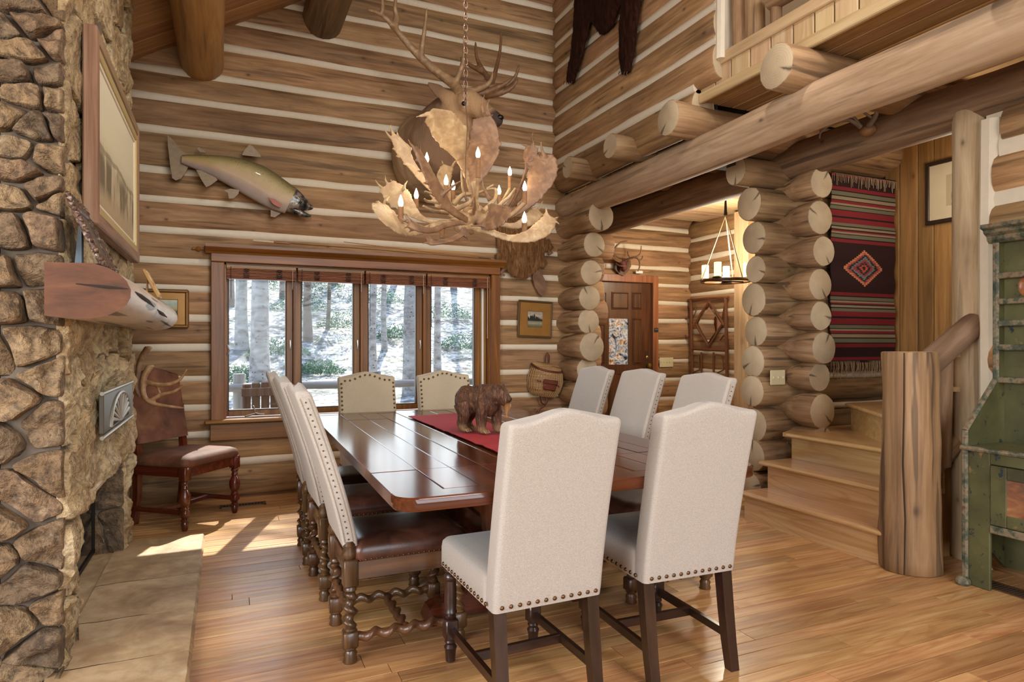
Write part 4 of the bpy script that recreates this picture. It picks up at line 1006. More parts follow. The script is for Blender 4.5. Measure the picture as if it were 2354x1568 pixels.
for s in (-1,1):
    lg = MB(); x, y = .215, s*.24
    lg.box(x-.028,x+.028,y-.028,y+.028,.335,.425,.004)
    lg.lathe([(.018,.335),(.026,.325),(.026,.315),(.018,.305),(.022,.295),(.024,.285),(.019,.278),(.037,.24),(.039,.215),(.034,.185),(.02,.16),(.027,.15),(.025,.14)][::-1], 16, (x,y,0))
    lg.box(x-.027,x+.027,y-.027,y+.027,.092,.142,.008)
    lg.lathe([(.014,0),(.02,.012),(.025,.045),(.02,.06),(.026,.07),(.018,.08),(.025,.088),(.02,.094)], 16, (x,y,0)); lg.build('front_leg', W_RED['z'], lc, 45)
    L_ = []
    for (z, xx) in ((0,-.245),(.2,-.218),(.45,-.212),(.8,-.25)): L_.append([(xx+a*.019, s*.205+c_*.021, z) for a, c_ in ((-1,-1),(1,-1),(1,1),(-1,1))])
    MB().loops(L_).build('rear_leg', W_RED['z'], lc, 20)
    MB().box(-.22,.2,s*.225-.012,s*.225+.012,.10,.135,.003).build('side_stretcher', W_RED['x'], lc, 30)
MB().box(-.02,.01,-.22,.22,.10,.13,.003).build('cross_stretcher', W_RED['y'], lc, 30)
# ================================================================ FISH
def pxp(pts, Y): return [((at(x,y,Y)).x, (at(x,y,Y)).z) for x, y in pts]
def curve(pts, n):
    """catmull-rom through tuples of any length"""
    pts = [tuple(p) for p in pts]; P = [pts[0]]+pts+[pts[-1]]; out = []; m = len(pts)-1
    for i in range(n+1):
        s = i/n*m; k = min(int(s), m-1); t = s-k; a, b, c, d = P[k], P[k+1], P[k+2], P[k+3]
        out.append(tuple(.5*((2*b[q])+(-a[q]+c[q])*t+(2*a[q]-5*b[q]+4*c[q]-d[q])*t*t+(-a[q]+3*b[q]-3*c[q]+d[q])*t**3) for q in range(len(b))))
    return out
def vcol(o, fn):
    me = o.data; a = me.color_attributes.new('Col', 'FLOAT_COLOR', 'POINT')
    for v in me.vertices: a.data[v.index].color = fn(v.index, v.co)
    return o
fish = thing('mounted_trout', 'large mounted golden trout with open jaw on the log wall', 'fish mount')
FM = NT('trout_skin', .45); _a = FM.n('VertexColor', {'layer_name':'Col'}).outputs[0]; _v = FM.coord((1,1,1)); _n = FM.noise(_v, 14, 4)
_c = FM.mix(FM.math('MULTIPLY', _n, .35), _a, srgb('6b5a3a')); _vo = FM.n('TexVoronoi', {'feature':'F1'}, Vector=_v, Scale=55.0).outputs['Distance']
_sp = FM.math('MULTIPLY', FM.ramp(_vo, [(.14,grey(1)),(.22,grey(0))]), FM.n('VertexColor', {'layer_name':'Col'}).outputs['Alpha']); _c = FM.mix(FM.math('MULTIPLY',_sp,.8), _c, srgb('2a2212'))
FM.base(_c); FM.bump(FM.n('TexVoronoi', {'feature':'F1'}, Vector=_v, Scale=170.0).outputs['Distance'], .15, .003); FM.b.inputs['Coat Weight'].default_value = .12
Yf = 5.56
cl = curve([(418,366,9),(440,370,14),(490,381,24),(540,396,34),(590,418,40),(635,445,38),(668,462,33)], 30)
pts = [at(x,y,Yf) for x,y,h in cl]; hh = [h*.00355 for x,y,h in cl]
NS = 20
fb = MB().sweep(pts, hh, [min(.055, h*.62) for h in hh], up=(0,-1,0), n=NS)
o = fb.build('body', FM.mat, fish, 60)
def fcol(i, co):
    k = (i % NS)/NS*2*PI; s = -math.cos(k)   # +1 back, -1 belly
    stops = [(-1,(.45,.38,.33,0)),(-.6,(.40,.31,.29,0)),(-.25,(.50,.33,.16,0)),(.2,(.48,.35,.14,.3)),(.55,(.32,.25,.09,1)),(1,(.08,.07,.03,1))]
    for (a, ca), (b, cb) in zip(stops, stops[1:]):
        if a <= s <= b: t = (s-a)/(b-a); return tuple(lerp(ca[q], cb[q], t) for q in range(4))
    return stops[-1][1]
# orientation check: which way is up for k=0
_s0 = fb.V[0].z-pts[0].z
vcol(o, (lambda i, co: fcol(i, co)) if _s0 < 0 else (lambda i, co: fcol(i + NS//2, co)))
FIN = plain('fin_membrane', 'a08664', .45, var=.5, sc=40); FIN2 = plain('orange_fin', 'a8512a', .45, var=.4, sc=40)
def fin(poly, Y, th, mat=FIN, nm='fin', rays=0):
    return MB().prism(pxp(poly, Y)[::-1], Y-th, Y+th, 'xz').build(nm, mat, fish, 40)
fin([(432,358),(415,344),(398,322),(385,311),(386,335),(389,360),(392,385),(396,410),(404,415),(416,411),(426,398),(436,378)], 5.585, .006, nm='tail_fin')
fin([(556,357),(562,345),(574,332),(582,338),(598,356),(600,362)], 5.575, .005, nm='dorsal_fin'); fin([(460,350),(452,341),(458,339),(470,347),(474,352)], 5.58, .005, nm='adipose_fin')
fin([(451,391),(462,412),(474,431),(486,425),(500,414),(492,402),(478,393)], 5.55, .005, nm='anal_fin')
fin([(550,437),(530,434),(514,438),(524,444),(526,457),(538,456),(548,446)], 5.52, .005, nm='pelvic_fin'); fin([(616,454),(632,458),(648,470),(644,478),(628,470)], 5.49, .004, FIN2, 'pectoral_fin'); fin([(622,480),(622,498),(632,500),(646,490),(640,480)], 5.585, .005, nm='pectoral_fin')
HM = NT('trout_head', .2); _n = HM.noise(HM.coord((1,1,1)), 22, 4); HM.base(HM.ramp(_n, [(.35,'1c1a18'),(.5,'4a4a48'),(.62,'9a8f80')])); HM.b.inputs['Metallic'].default_value = .35; HM.bump(_n, .4, .006)
cl = curve([(655,456,32),(675,464,28),(695,472,18),(712,479,8),(719,479,4)], 12)
MB().sweep([at(x,y-3,Yf) for x,y,h in cl], [h*.00355 for x,y,h in cl], [min(.052,h*.0024) for x,y,h in cl], up=(0,-1,0), n=16).build('head', HM.mat, fish, 60)
cl = curve([(662,474,12),(685,487,9),(702,494,6),(715,496,2.5)], 10)
MB().sweep([at(x,y,Yf) for x,y,h in cl], [h*.0034 for x,y,h in cl], [.032,.03,.028,.025,.022,.02,.018,.015,.012,.01,.006], up=(0,-1,0), n=12).build('lower_jaw', HM.mat, fish, 60)
MB().ball(tuple(at(690,465,5.515)), (.012,.01,.012)).build('eye', plain('black_paint','140d0a',.35), fish, 60)
# ================================================================ ELK MOUNT
elk = thing('mounted_elk_head', 'shoulder mounted elk head with wide branching antlers on the back wall', 'animal mount')
FUR = NT('elk_fur', .85); _v = FUR.coord((1,1,1)); _n = FUR.noise(FUR.coord((16,16,5)), 2, 5, .6, 1.0); _a = FUR.n('VertexColor', {'layer_name':'Col'}).outputs[0]
FUR.base(FUR.mix(FUR.math('MULTIPLY', _n, .3), _a, srgb('4a3220'))); FUR.bump(FUR.noise(FUR.coord((110,110,30)), 1, 3), .7, .01)
B0 = Vector((1.66,5.66,2.90)); HD = at(1078,238,4.98); MZ = at(1140,276,4.80)
b = MB()
b.sweep([B0, B0+Vector((.0,-.16,.02)), B0+Vector((.015,-.34,.06)), lerp(B0, HD, .72)+Vector((0,0,.03)), HD+Vector((-.01,.06,-.01))], [.325,.335,.29,.215,.14], [.40,.405,.35,.25,.15], up=(0,0,1), n=20)
b.ball(tuple(HD), (.115,.12,.115), 14, 9)
b.sweep([HD+Vector((0,0,.01)), lerp(HD,MZ,.5)+Vector((0,0,.012)), MZ], [.10,.078,.062], [.105,.082,.062], n=14); b.ball(tuple(MZ), .062)
b.sweep([HD+Vector((-.06,.02,.05)), at(1025,222,5.05), at(1003,205,5.05), at(980,190,5.03)], [.045,.075,.065,.012], [.028,.026,.022,.01], up=(0,-1,.3), n=10)
b.sweep([HD+Vector((.07,.02,.05)), HD+Vector((.16,.10,.10)), HD+Vector((.23,.14,.13))], [.03,.042,.006], [.02,.02,.005], up=(0,-1,.3), n=10)
eo = fuse(b, 'head_and_neck', FUR.mat, .018, 6, lambda p, n: p+n*.006*mnoise.noise(Vector((p.x*22,p.y*22,p.z*9))), elk)
def ecol(i, co):
    d = (co-HD).length; dm = (co-MZ).length
    body = (.52,.36,.20); neck = (.26,.15,.08); face = (.55,.34,.17); nose = (.06,.04,.03)
    c = body if co.y > 5.45 else [lerp(neck[q], body[q], max(0,(co.y-5.25)/.2)) for q in range(3)]
    if d < .26: c = [lerp(face[q], c[q], max(0,(d-.16)/.10)) for q in range(3)]
    if (co-at(1066,238,4.875)).length < .045: c = (.75,.62,.45)
    if dm < .10: c = [lerp(nose[q], face[q], max(0,(dm-.065)/.035)) for q in range(3)]
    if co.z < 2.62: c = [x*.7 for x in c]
    return (*c, 1)
vcol(eo, ecol)
for s, p in ((0, at(1066,238,4.875)), (1, at(1115,238,4.86))): MB().ball(tuple(p), .019).build('eye', plain('black_paint','140d0a',.35), elk, 60)
MB().ball(tuple(MZ+Vector((.02,-.045,.01))), (.03,.02,.022)).build('nose', plain('black_paint','140d0a',.35), elk, 60)
MB().prism([(B0.x+.24*math.cos(a*PI/16), B0.z+.3*math.sin(a*PI/16)) for a in range(32)], 5.63, 5.69, 'xz').build('backboard', W_CHAIR['x'], elk, 30)
def bone(name, tip='d9c7a4', mid='8a6a48', dark='4a3222', sc=20, rough=.5):
    t = NT(name, rough); n = t.noise(t.coord((sc,sc,sc)), 1, 5, .6, .6); n2 = t.noise(t.coord((3,3,3)), 1, 2)
    c = t.ramp(n, [(.2,dark),(.5,mid),(.85,tip)]); t.base(t.mix(t.math('MULTIPLY', n2, .3), c, srgb(tip))); t.bump(n, .15, .004); return t.mat
ANT = bone('elk_antler', 'c9ac84', '91704d', '573c26'); ANTP = bone('pale_antler', 'cdb892', '9a7a54', '6a4a30'); ANTD = bone('dark_antler', '9c7a58', '6a482e', '38231a')
def tube(mb, P, r0, r1, n=9, k=14):
    """P: list of (px,py,Y); tapers from r0 to r1 (m)"""
    c = curve(P, k); pts = [at(*q) for q in c]; rr = [lerp(r0, r1, (i/k)**.9) for i in range(k+1)]; rr[-1] = min(rr[-1], .006) if r1 < .012 else rr[-1]
    return mb.sweep(pts, rr, n=n)
a1 = MB()
tube(a1, [(1058,222,5.0),(1045,195,5.05),(1005,165,5.1),(965,130,5.12),(930,92,5.12),(905,62,5.1),(878,35,5.08),(845,22,5.05)], .052, .012, 10, 26)
for P, r in (([(905,66,5.1),(912,40,5.1),(908,18,5.08),(913,-30,5.05)],.022),([(968,138,5.12),(970,110,5.08),(977,60,5.02),(981,18,4.98)],.018),([(1045,195,5.05),(1058,165,5.0),(1066,130,4.95),(1067,92,4.9)],.018),([(1060,212,5.0),(1105,203,4.9),(1128,185,4.84),(1132,164,4.82)],.02),([(876,34,5.08),(880,10,5.06),(872,-30,5.05)],.014)): tube(a1, P, r*1.7, .010)
fuse(a1, 'antler', ANT, .009, 3, None, elk)
a2 = MB()
tube(a2, [(1095,222,4.98),(1108,212,5.0),(1128,195,5.08),(1140,160,5.15),(1128,120,5.2),(1085,150,5.28),(1062,140,5.3)][:4]+[(1150,112,5.2),(1152,72,5.2)], .038, .009, 10, 22)
for P, r in (([(1130,192,5.08),(1112,165,5.15),(1096,132,5.2),(1093,95,5.2)],.018),([(1090,220,4.98),(1130,207,4.9),(1160,193,4.85),(1178,178,4.83)],.022),([(1100,223,4.98),(1150,214,4.9),(1178,200,4.86),(1191,180,4.84)],.02),([(1120,200,5.05),(1165,195,5.0),(1185,175,4.97),(1193,148,4.95)],.018),([(1118,170,5.14),(1090,155,5.2),(1066,142,5.25),(1058,130,5.25)],.016)): tube(a2, P, r*1.7, .010)
fuse(a2, 'antler', ANTD, .009, 3, None, elk)
# ================================================================ ANTLER CHANDELIER
chd = thing('antler_chandelier', 'chandelier of palmated deer antlers with lit candle bulbs above the table', 'chandelier')
def cc(x, y, Y): return (820+x/3.92, 180+y/3.92, Y)
PXM = .002385/3.92*1.0    # metres per crop pixel
def palm(path, hw, th=.009, up=(-.35,-.9,.15), tines=(), mat=None, k=26):
    """path: (x,y,Y) in crop pixels, hw: half widths in crop pixels along it, tines: (point index fraction, tip x,y,Y, radius)"""
    c = curve([(p[0],p[1],p[2],h) for p, h in zip(path, hw)], k); mb = MB()
    pts = [at(*cc(q[0],q[1],q[2])) for q in c]; ra = [max(.006, q[3]*PXM*(1.0+.30*min(1,q[3]/60))*(1+.12*nz(i*.8, path[0][0]))) for i, q in enumerate(c)]
    rb = [min(r, max(.0075, .5*r if r < .02 else 0)) for r in ra]
    mb.sweep(pts, ra, rb, up=up, n=14)
    tines = list(tines); m = len(c)
    for j, fq in enumerate((.62, .74, .86, .97)):      # small points along one edge of the palm
        i_ = int(fq*(m-1)); q = c[i_]; q2 = c[max(0, i_-2)]
        if q[3] < 40: continue
        dx, dy = q[0]-q2[0], q[1]-q2[1]; L_ = math.hypot(dx, dy) or 1; sx_ = (1 if path[0][0]+path[-1][0] > 2000 else -1); nx_, ny_ = -dy/L_*sx_*(1 if j%2 else .9), dx/L_*sx_
        ex = q[0]+nx_*q[3]*1.05; ey = q[1]+ny_*q[3]*1.05; tl_ = 26+18*abs(nz(j*1.7, path[0][0]))
        tines.append((ex, ey, q[2], ex+nx_*tl_+dx/L_*tl_*.9, ey+ny_*tl_+dy/L_*tl_*.9, q[2], .009))
    for (sx, sy, sY, tx, ty, tY, r) in tines:
        q = curve([(sx,sy,sY), (lerp(sx,tx,.5)+(ty-sy)*.10, lerp(sy,ty,.5), lerp(sY,tY,.5)), (tx,ty,tY)], 8)
        mb.sweep([at(*cc(*p)) for p in q], [lerp(r,.003,(i/8)**.8) for i in range(9)], [lerp(min(r,.009),.003,i/8) for i in range(9)], up=up, n=8)
    return fuse(mb, 'antler', mat or ANTP, .0065, 2, None, chd)
palm([(960,1290,3.30),(760,1310,3.15),(560,1380,3.02),(400,1340,2.96),(270,1230,2.95),(205,1130,2.97)], [32,30,32,75,110,75], tines=[(200,1230,2.95,130,1175,2.93,.012),(200,1120,2.97,160,1110,3.0,.012),(260,1110,2.97,300,1065,3.02,.014),(640,1370,3.05,670,1300,3.0,.011)], mat=ANTP)
palm([(1000,1260,3.35),(780,1300,3.35),(600,1270,3.35),(480,1180,3.38),(370,1060,3.42),(270,960,3.45)], [28,26,26,60,95,70], tines=[(240,1000,3.45,158,898,3.5,.013),(280,960,3.45,258,868,3.5,.012),(330,960,3.44,306,900,3.5,.010),(420,1010,3.4,462,918,3.42,.016)])
palm([(1000,1280,3.2),(860,1190,3.12),(760,1060,3.08),(680,930,3.05),(600,760,3.03),(520,620,3.02)], [30,40,60,58,46,26], tines=[(530,640,3.02,460,540,3.0,.012),(600,720,3.03,575,600,3.05,.012),(830,1180,3.12,600,1150,3.0,.013),(760,1060,3.08,1030,870,2.98,.016)], mat=ANTD)
palm([(900,1230,3.5),(700,1000,3.5),(580,890,3.5),(480,760,3.5),(410,640,3.5),(330,520,3.5)], [26,40,34,40,58,30], tines=[(330,560,3.5,238,425,3.5,.012),(340,520,3.5,305,410,3.52,.014),(400,560,3.5,360,460,3.52,.012),(450,610,3.5,505,640,3.5,.016)])
palm([(1070,1130,3.5),(1010,900,3.52),(960,700,3.5),(880,540,3.45),(760,400,3.4),(640,330,3.38)], [30,36,70,120,110,55], tines=[(650,320,3.38,528,350,3.36,.02),(760,330,3.4,690,280,3.42,.012),(850,400,3.42,905,345,3.45,.016),(960,700,3.5,875,760,3.48,.014)])
palm([(1075,1180,3.30),(1060,980,3.32),(1100,800,3.34),(1150,620,3.35),(1150,470,3.35),(1130,350,3.34)], [26,30,90,118,105,70], tines=[(1070,350,3.34,1000,330,3.32,.012),(1085,320,3.34,1075,165,3.34,.014),(1140,320,3.34,1155,140,3.34,.014),(1190,340,3.34,1200,180,3.34,.018),(1230,460,3.3,1290,345,3.28,.014)], mat=ANTD)
palm([(1090,1190,3.55),(1060,1000,3.6),(1040,830,3.62),(1090,680,3.62),(1130,560,3.6)], [24,34,90,130,80], tines=[(1000,780,3.62,880,760,3.6,.012)])
palm([(1250,1290,3.4),(1420,1220,3.38),(1560,1090,3.36),(1650,920,3.35),(1690,780,3.36),(1680,690,3.38)], [26,32,62,105,112,80], tines=[(1600,760,3.38,1465,765,3.4,.014),(1700,720,3.36,1665,545,3.35,.018),(1640,720,3.38,1640,640,3.36,.008),(1760,770,3.36,1790,735,3.35,.010)], mat=ANTD)
palm([(1330,1250,3.55),(1460,1010,3.6),(1530,820,3.6),(1560,700,3.6),(1590,610,3.6)], [18,18,22,60,50], tines=[(1560,620,3.6,1470,590,3.6,.013),(1595,600,3.6,1595,470,3.6,.013)], mat=ANTD)
palm([(1010,1340,3.15),(1180,1380,3.05),(1380,1440,2.98),(1560,1420,2.95),(1700,1330,2.96),(1740,1240,2.98)], [28,26,30,52,62,46], tines=[(1720,1240,2.98,1712,1155,3.0,.014),(1770,1280,2.97,1835,1320,2.96,.012),(1120,1370,3.08,1390,1410,2.95,.010)], mat=ANTP)
palm([(1120,1330,3.05),(1200,1290,2.98),(1270,1210,2.94),(1300,1140,2.93)], [30,70,120,100], th=.008, tines=[(1210,1100,2.95,1130,880,2.93,.02),(1350,1080,2.93,1435,990,2.9,.014),(1330,1250,2.93,1400,1290,2.92,.014),(1370,1140,2.93,1455,1175,2.9,.010),(1180,1330,3.0,1000,1330,3.05,.013)], mat=ANTD)
palm([(970,1350,3.1),(950,1400,3.05),(860,1450,2.98),(740,1480,2.95),(650,1490,2.94)], [26,30,36,34,24], tines=[(680,1470,2.95,600,1420,2.95,.011),(700,1470,2.95,640,1405,2.97,.009),(650,1480,2.95,575,1490,2.94,.008),(960,1400,3.05,1025,1495,2.98,.012)], mat=ANTD)
for P, r0 in (([(870,1190,3.4),(740,1120,3.35),(640,1110,3.3),(610,1085,3.28)],.013),([(820,1210,3.25),(700,1200,3.15),(600,1150,3.1)],.013),([(760,1030,3.3),(680,1040,3.25),(615,1020,3.22)],.010),([(1240,1180,3.5),(1360,1080,3.5),(1430,990,3.48)],.013),([(1020,1150,3.5),(960,1000,3.5),(945,825,3.5)],.013),([(880,1130,3.5),(960,1050,3.45),(1100,1030,3.4),(1230,960,3.38)],.017),([(1140,1200,3.2),(1240,1100,3.25),(1250,1000,3.3),(1150,1010,3.35)],.015),([(900,1180,3.2),(1000,1130,3.15),(1060,1070,3.2)],.015),([(1060,950,3.22),(1075,1050,3.18),(1085,1180,3.2)],.02)):
    m_ = MB(); q = curve(P, 12); m_.sweep([at(*cc(*p)) for p in q], [lerp(r0,.005,(i/12)) for i in range(13)], n=9); m_.build('tine', ANTP, chd, 60)
palm([(1000,1250,3.6),(900,1150,3.7),(820,1010,3.75),(790,880,3.78),(830,790,3.78)], [22,24,32,66,50], tines=[(860,800,3.78,915,715,3.78,.012),(760,850,3.78,735,860,3.78,.010)])
palm([(1150,1280,3.6),(1300,1200,3.65),(1420,1100,3.68),(1480,1000,3.68)], [22,24,44,36], tines=[(1470,1010,3.68,1500,900,3.68,.012),(1430,1060,3.68,1430,990,3.68,.010)], mat=ANTD)
palm([(960,1300,3.05),(820,1320,2.95),(680,1370,2.88),(560,1350,2.85),(470,1300,2.85)], [24,24,26,40,44], tines=[(480,1280,2.85,420,1200,2.85,.011),(440,1290,2.85,385,1250,2.85,.010)], mat=ANTD)
palm([(1000,1290,3.5),(860,1240,3.62),(760,1150,3.7),(690,1080,3.72)], [22,24,40,34], tines=[(690,1080,3.72,640,1010,3.72,.010),(700,1110,3.72,620,1110,3.72,.010)])
palm([(1120,1290,3.45),(1270,1310,3.4),(1420,1330,3.38),(1560,1270,3.38),(1640,1190,3.4)], [22,24,30,56,50], tines=[(1650,1180,3.4,1690,1090,3.4,.012),(1600,1210,3.4,1580,1150,3.4,.010)])
# knotted hub of antler burrs
m_ = MB()
for (x, y, Y, r) in ((980,1290,3.3,.05),(1060,1260,3.33,.05),(1130,1270,3.3,.045),(1010,1220,3.38,.04),(1090,1200,3.36,.04),(930,1350,3.2,.03),(1020,1360,3.2,.03)): m_.ball(tuple(at(*cc(x,y,Y))), r)
fuse(m_, 'antler_hub', ANT, .009, 3, lambda p, n: p+n*.006*mnoise.noise(p*40), chd)
CAN = plain('candle_sleeve_bark', '9a6f48', .8, var=.5, sc=60, bump=.8)
BULB = NT('lit_bulb', .2); BULB.b.inputs['Base Color'].default_value = (1,.9,.7,1); BULB.b.inputs['Emission Color'].default_value = srgb('ffe9c0'); BULB.b.inputs['Emission Strength'].default_value = 14
cand = [(397,1100,2.98,1160,1310),(537,1005,3.4,1088,1215),(632,690,3.52,760,900),(806,900,3.3,965,1060),(870,965,3.55,1010,1100),(1093,660,3.12,720,900),(1380,830,3.6,880,1000),(1283,1000,3.55,1050,1150),(1514,965,3.3,1018,1130),(1511,1262,2.97,1305,1410)]
for i, (x, y, Y, y0, y1) in enumerate(cand):
    p = at(*cc(x,y,Y)); a = at(*cc(x,y0,Y)); b_ = at(*cc(x,y1,Y))
    cd = MB().sweep([b_, lerp(b_,a,.5), a], .0135, n=12).build('candle_sleeve', CAN, chd, 50)
    zb = a.z; hb = at(*cc(1040,1270,3.33))
    MB().sweep([Vector(q) for q in curve([tuple(b_+Vector((0,0,.004))), tuple(lerp(b_,hb,.3)+Vector((0,0,-.045))), tuple(lerp(b_,hb,.7)+Vector((0,0,-.02))), tuple(hb)], 12)], [.013]+[.0105]*11+[.012], n=8).build('candle_branch', ANT, chd, 60)
    MB().lathe([(.006,0),(.011,.010),(.0125,.020),(.010,.034),(.004,.050),(.001,.058)], 12, (p.x,p.y,zb)).build('bulb', BULB.mat, cd, 60)
    l = lamp('chandelier_bulb_light', 'POINT', (p.x, p.y, zb+.09), .55, (1,.82,.60), .02); l.parent = chd
for (x, y0, y1, Y) in ((598,790,900,3.55),(770,1350,1440,3.1)):
    MB().sweep([at(*cc(x,y1,Y)), at(*cc(x,y0,Y))], .0135, n=12).build('candle_sleeve', CAN, chd, 50)
CHN = plain('copper_chain', '7d6050', .4, .8)
hub = at(1070, 240, 3.33)
ch_o = 0; z = hub.z
while z < roofz(hub.x)-.35 and z < 4.0:
    lk = MB(); N_ = 12; pts = []
    for a in range(N_+1):
        th = 2*PI*a/N_; u, v = .0115*math.cos(th), .021*math.sin(th)+.016
        pts.append((hub.x+(u if ch_o%2 else 0), hub.y+(0 if ch_o%2 else u), z+v))
    lk.sweep(pts, .0028, n=5, cap=False).build('chain_link', CHN, chd, 50); z += .031; ch_o += 1
MB().sweep([hub+Vector((0,0,.01)), hub+Vector((.012,0,-.12)), hub+Vector((0,0,-.30)), hub+Vector((0,0,-.52))], .0028, n=6).build('hanger_wire', CHN, chd, 50)
# ================================================================ PELTS
def pelt_mat(name, a, b, c):
    t = NT(name, .9); n = t.noise(t.coord((40,40,7)), 1, 5, .65, 1.2); m_ = t.noise(t.coord((5,5,5)), 1, 3)
    col = t.ramp(n, [(.3,a),(.5,b),(.72,c)]); t.base(t.mix(t.math('MULTIPLY', m_, .35), col, srgb(a))); t.bump(n, .6, .006); t.b.inputs['Specular IOR Level'].default_value = .15; return t.mat
def furry(o, n, L, mat, seed, down, nm='fur'):
    """short guard hairs rooted on the pelt, joined into one part"""
    rg = random.Random(seed); me = o.data; mb = MB(); P = [p for p in me.polygons]
    down = Vector(down)
    for _ in range(n):
        p = rg.choice(P); c = p.center + Vector((rg.uniform(-.006,.006),rg.uniform(-.006,.006),rg.uniform(-.006,.006)))
        d = (down*rg.uniform(.7,1.1)+p.normal*rg.uniform(.35,.7)+Vector((rg.uniform(-.3,.3),rg.uniform(-.3,.3),rg.uniform(-.3,.3)))).normalized()
        s = d.cross(p.normal).normalized()*.0011; l = L*rg.uniform(.6,1.3)
        mb.add([c-s, c+s, c+d*l], [(0,1,2)])
    f = mb.build(nm, mat, o.parent, 0); f['kind'] = 'stuff'; return f
bsk = thing('bear_skin', 'dark brown bear skin hanging on the upper log wall, paws down', 'pelt')
BP = pelt_mat('bear_fur', '1a0c07', '32180e', '4c2a1a')
def px(x, y, d=.0): v = atx(x, y, 2.955); return Vector((v.x-d, v.y, v.z))
b = MB(); upx = (-1,0,0)
b.sweep([px(1395,-130,.03),px(1405,-40,.035),px(1400,20,.035),px(1398,75,.02)], [.42,.36,.27,.10], [.03,.035,.035,.02], up=upx, n=18)
b.sweep([px(1352,-40,.03),px(1345,60,.035),px(1332,130,.035),px(1321,170,.03),px(1316,192,.02)], [.19,.165,.12,.09,.06], [.03]*5, up=upx, n=14)
b.sweep([px(1462,-40,.03),px(1455,40,.035),px(1450,100,.035),px(1447,140,.03),px(1444,170,.02)], [.15,.145,.12,.095,.06], [.03]*5, up=upx, n=14)
so = fuse(b, 'hide', BP, .013, 4, lambda p, n: p+n*.008*mnoise.noise(Vector((p.x*20,p.y*25,p.z*14))), bsk)
furry(so, 12000, .02, BP, 5, (0,0,-1))
for (x, y) in ((1316,192),(1444,170)):
    for q in range(4):
        c0 = px(x+(q-1.5)*6, y-3, .045); MB().sweep([c0, c0+Vector((-.008,0,-.018)), c0+Vector((-.002,0,-.034))], [.005,.004,.0015], n=6).build('claw', plain('dark_claw','4a3c30',.3), bsk, 50)
bvp = thing('beaver_pelt', 'brown beaver pelt with flat scaly tail hanging right of the window', 'pelt')
VP = pelt_mat('beaver_fur', '4a2f1a', '7c5836', 'a8835a')
b = MB(); q = lambda x, y, d=.02: at(x, y, 5.65)+Vector((0,-d,0))
b.sweep([q(1195,500),q(1196,545),q(1200,585),q(1212,618),q(1222,632)], [.22,.27,.26,.20,.08], [.02,.022,.022,.02,.012], up=(0,-1,0), n=18)
for P in ([(1150,585),(1152,605),(1158,620)],[(1250,560),(1262,572),(1256,580)],[(1198,615),(1195,625),(1198,632)],[(1240,600),(1248,608),(1244,618)]): b.sweep([q(*p) for p in P], [.07,.05,.02], [.015,.012,.008], up=(0,-1,0), n=10)
vo = fuse(b, 'hide', VP, .011, 3, lambda p, n: p+n*.006*mnoise.noise(Vector((p.x*25,p.y*20,p.z*16))), bvp)
furry(vo, 7000, .017, VP, 6, (0,0,-1))
tl = [(1222,624),(1232,622),(1242,628),(1250,645),(1253,665),(1250,677),(1244,682),(1236,676),(1227,660),(1222,642)]
MB().prism(pxp(tl, 5.65)[::-1], 5.62, 5.645, 'xz').build('tail', leather('beaver_tail', ('5a4030','7a5a42','94745a'), .6), bvp, 40)
for P in ([(1158,618),(1150,628),(1158,634)],[(1258,576),(1266,582),(1258,586)]): MB().sweep([q(*p) for p in P], [.016,.02,.012], [.01]*3, up=(0,-1,0), n=8).build('paw', plain('pink_brown_paw','7a5a48',.6), bvp, 50)
# ================================================================ PICTURES
def art(name, fn): t = NT(name, .5); t.base(fn(t)); return t.mat
def land1(t):
    tc = t.n('TexCoord').outputs['Generated']; sp = t.n('SeparateXYZ', Vector=tc).outputs; x, z = sp[0], sp[2]
    sky = t.ramp(z, [(.0,'2a2418'),(.12,'6a6040'),(.25,'b8b090'),(.4,'6e6a4a'),(.5,'c9b8a0'),(.75,'d8c8b8'),(1,'b8a898')])
    tr = t.math('ADD', t.math('MULTIPLY', t.noise(t.n('CombineXYZ', i0=x, i1=0.0, i2=3.0).outputs[0], 12, 3, .7), .9), t.math('MULTIPLY', t.math('ABSOLUTE', t.math('SUBTRACT', x, .4)), -.5))
    m_ = t.math('MULTIPLY', t.math('LESS_THAN', z, t.math('ADD', tr, .33)), t.math('GREATER_THAN', z, .4))
    return t.mix(m_, t.mix(t.noise(t.coord((50,50,50)),1,3), sky, srgb('6a6a50')), srgb('16180f'))
def land2(t):
    tc = t.n('TexCoord').outputs['Generated']; z = t.n('SeparateXYZ', Vector=tc).outputs[2]
    return t.mix(t.math('MULTIPLY', t.noise(t.coord((40,40,40)),1,3),.4), t.ramp(z, [(0,'5a3a28'),(.2,'7a4a30'),(.35,'3a4a2c'),(.5,'c8b070'),(.7,'a8c0b8'),(1,'d8d8b8')]), srgb('4a4030'))
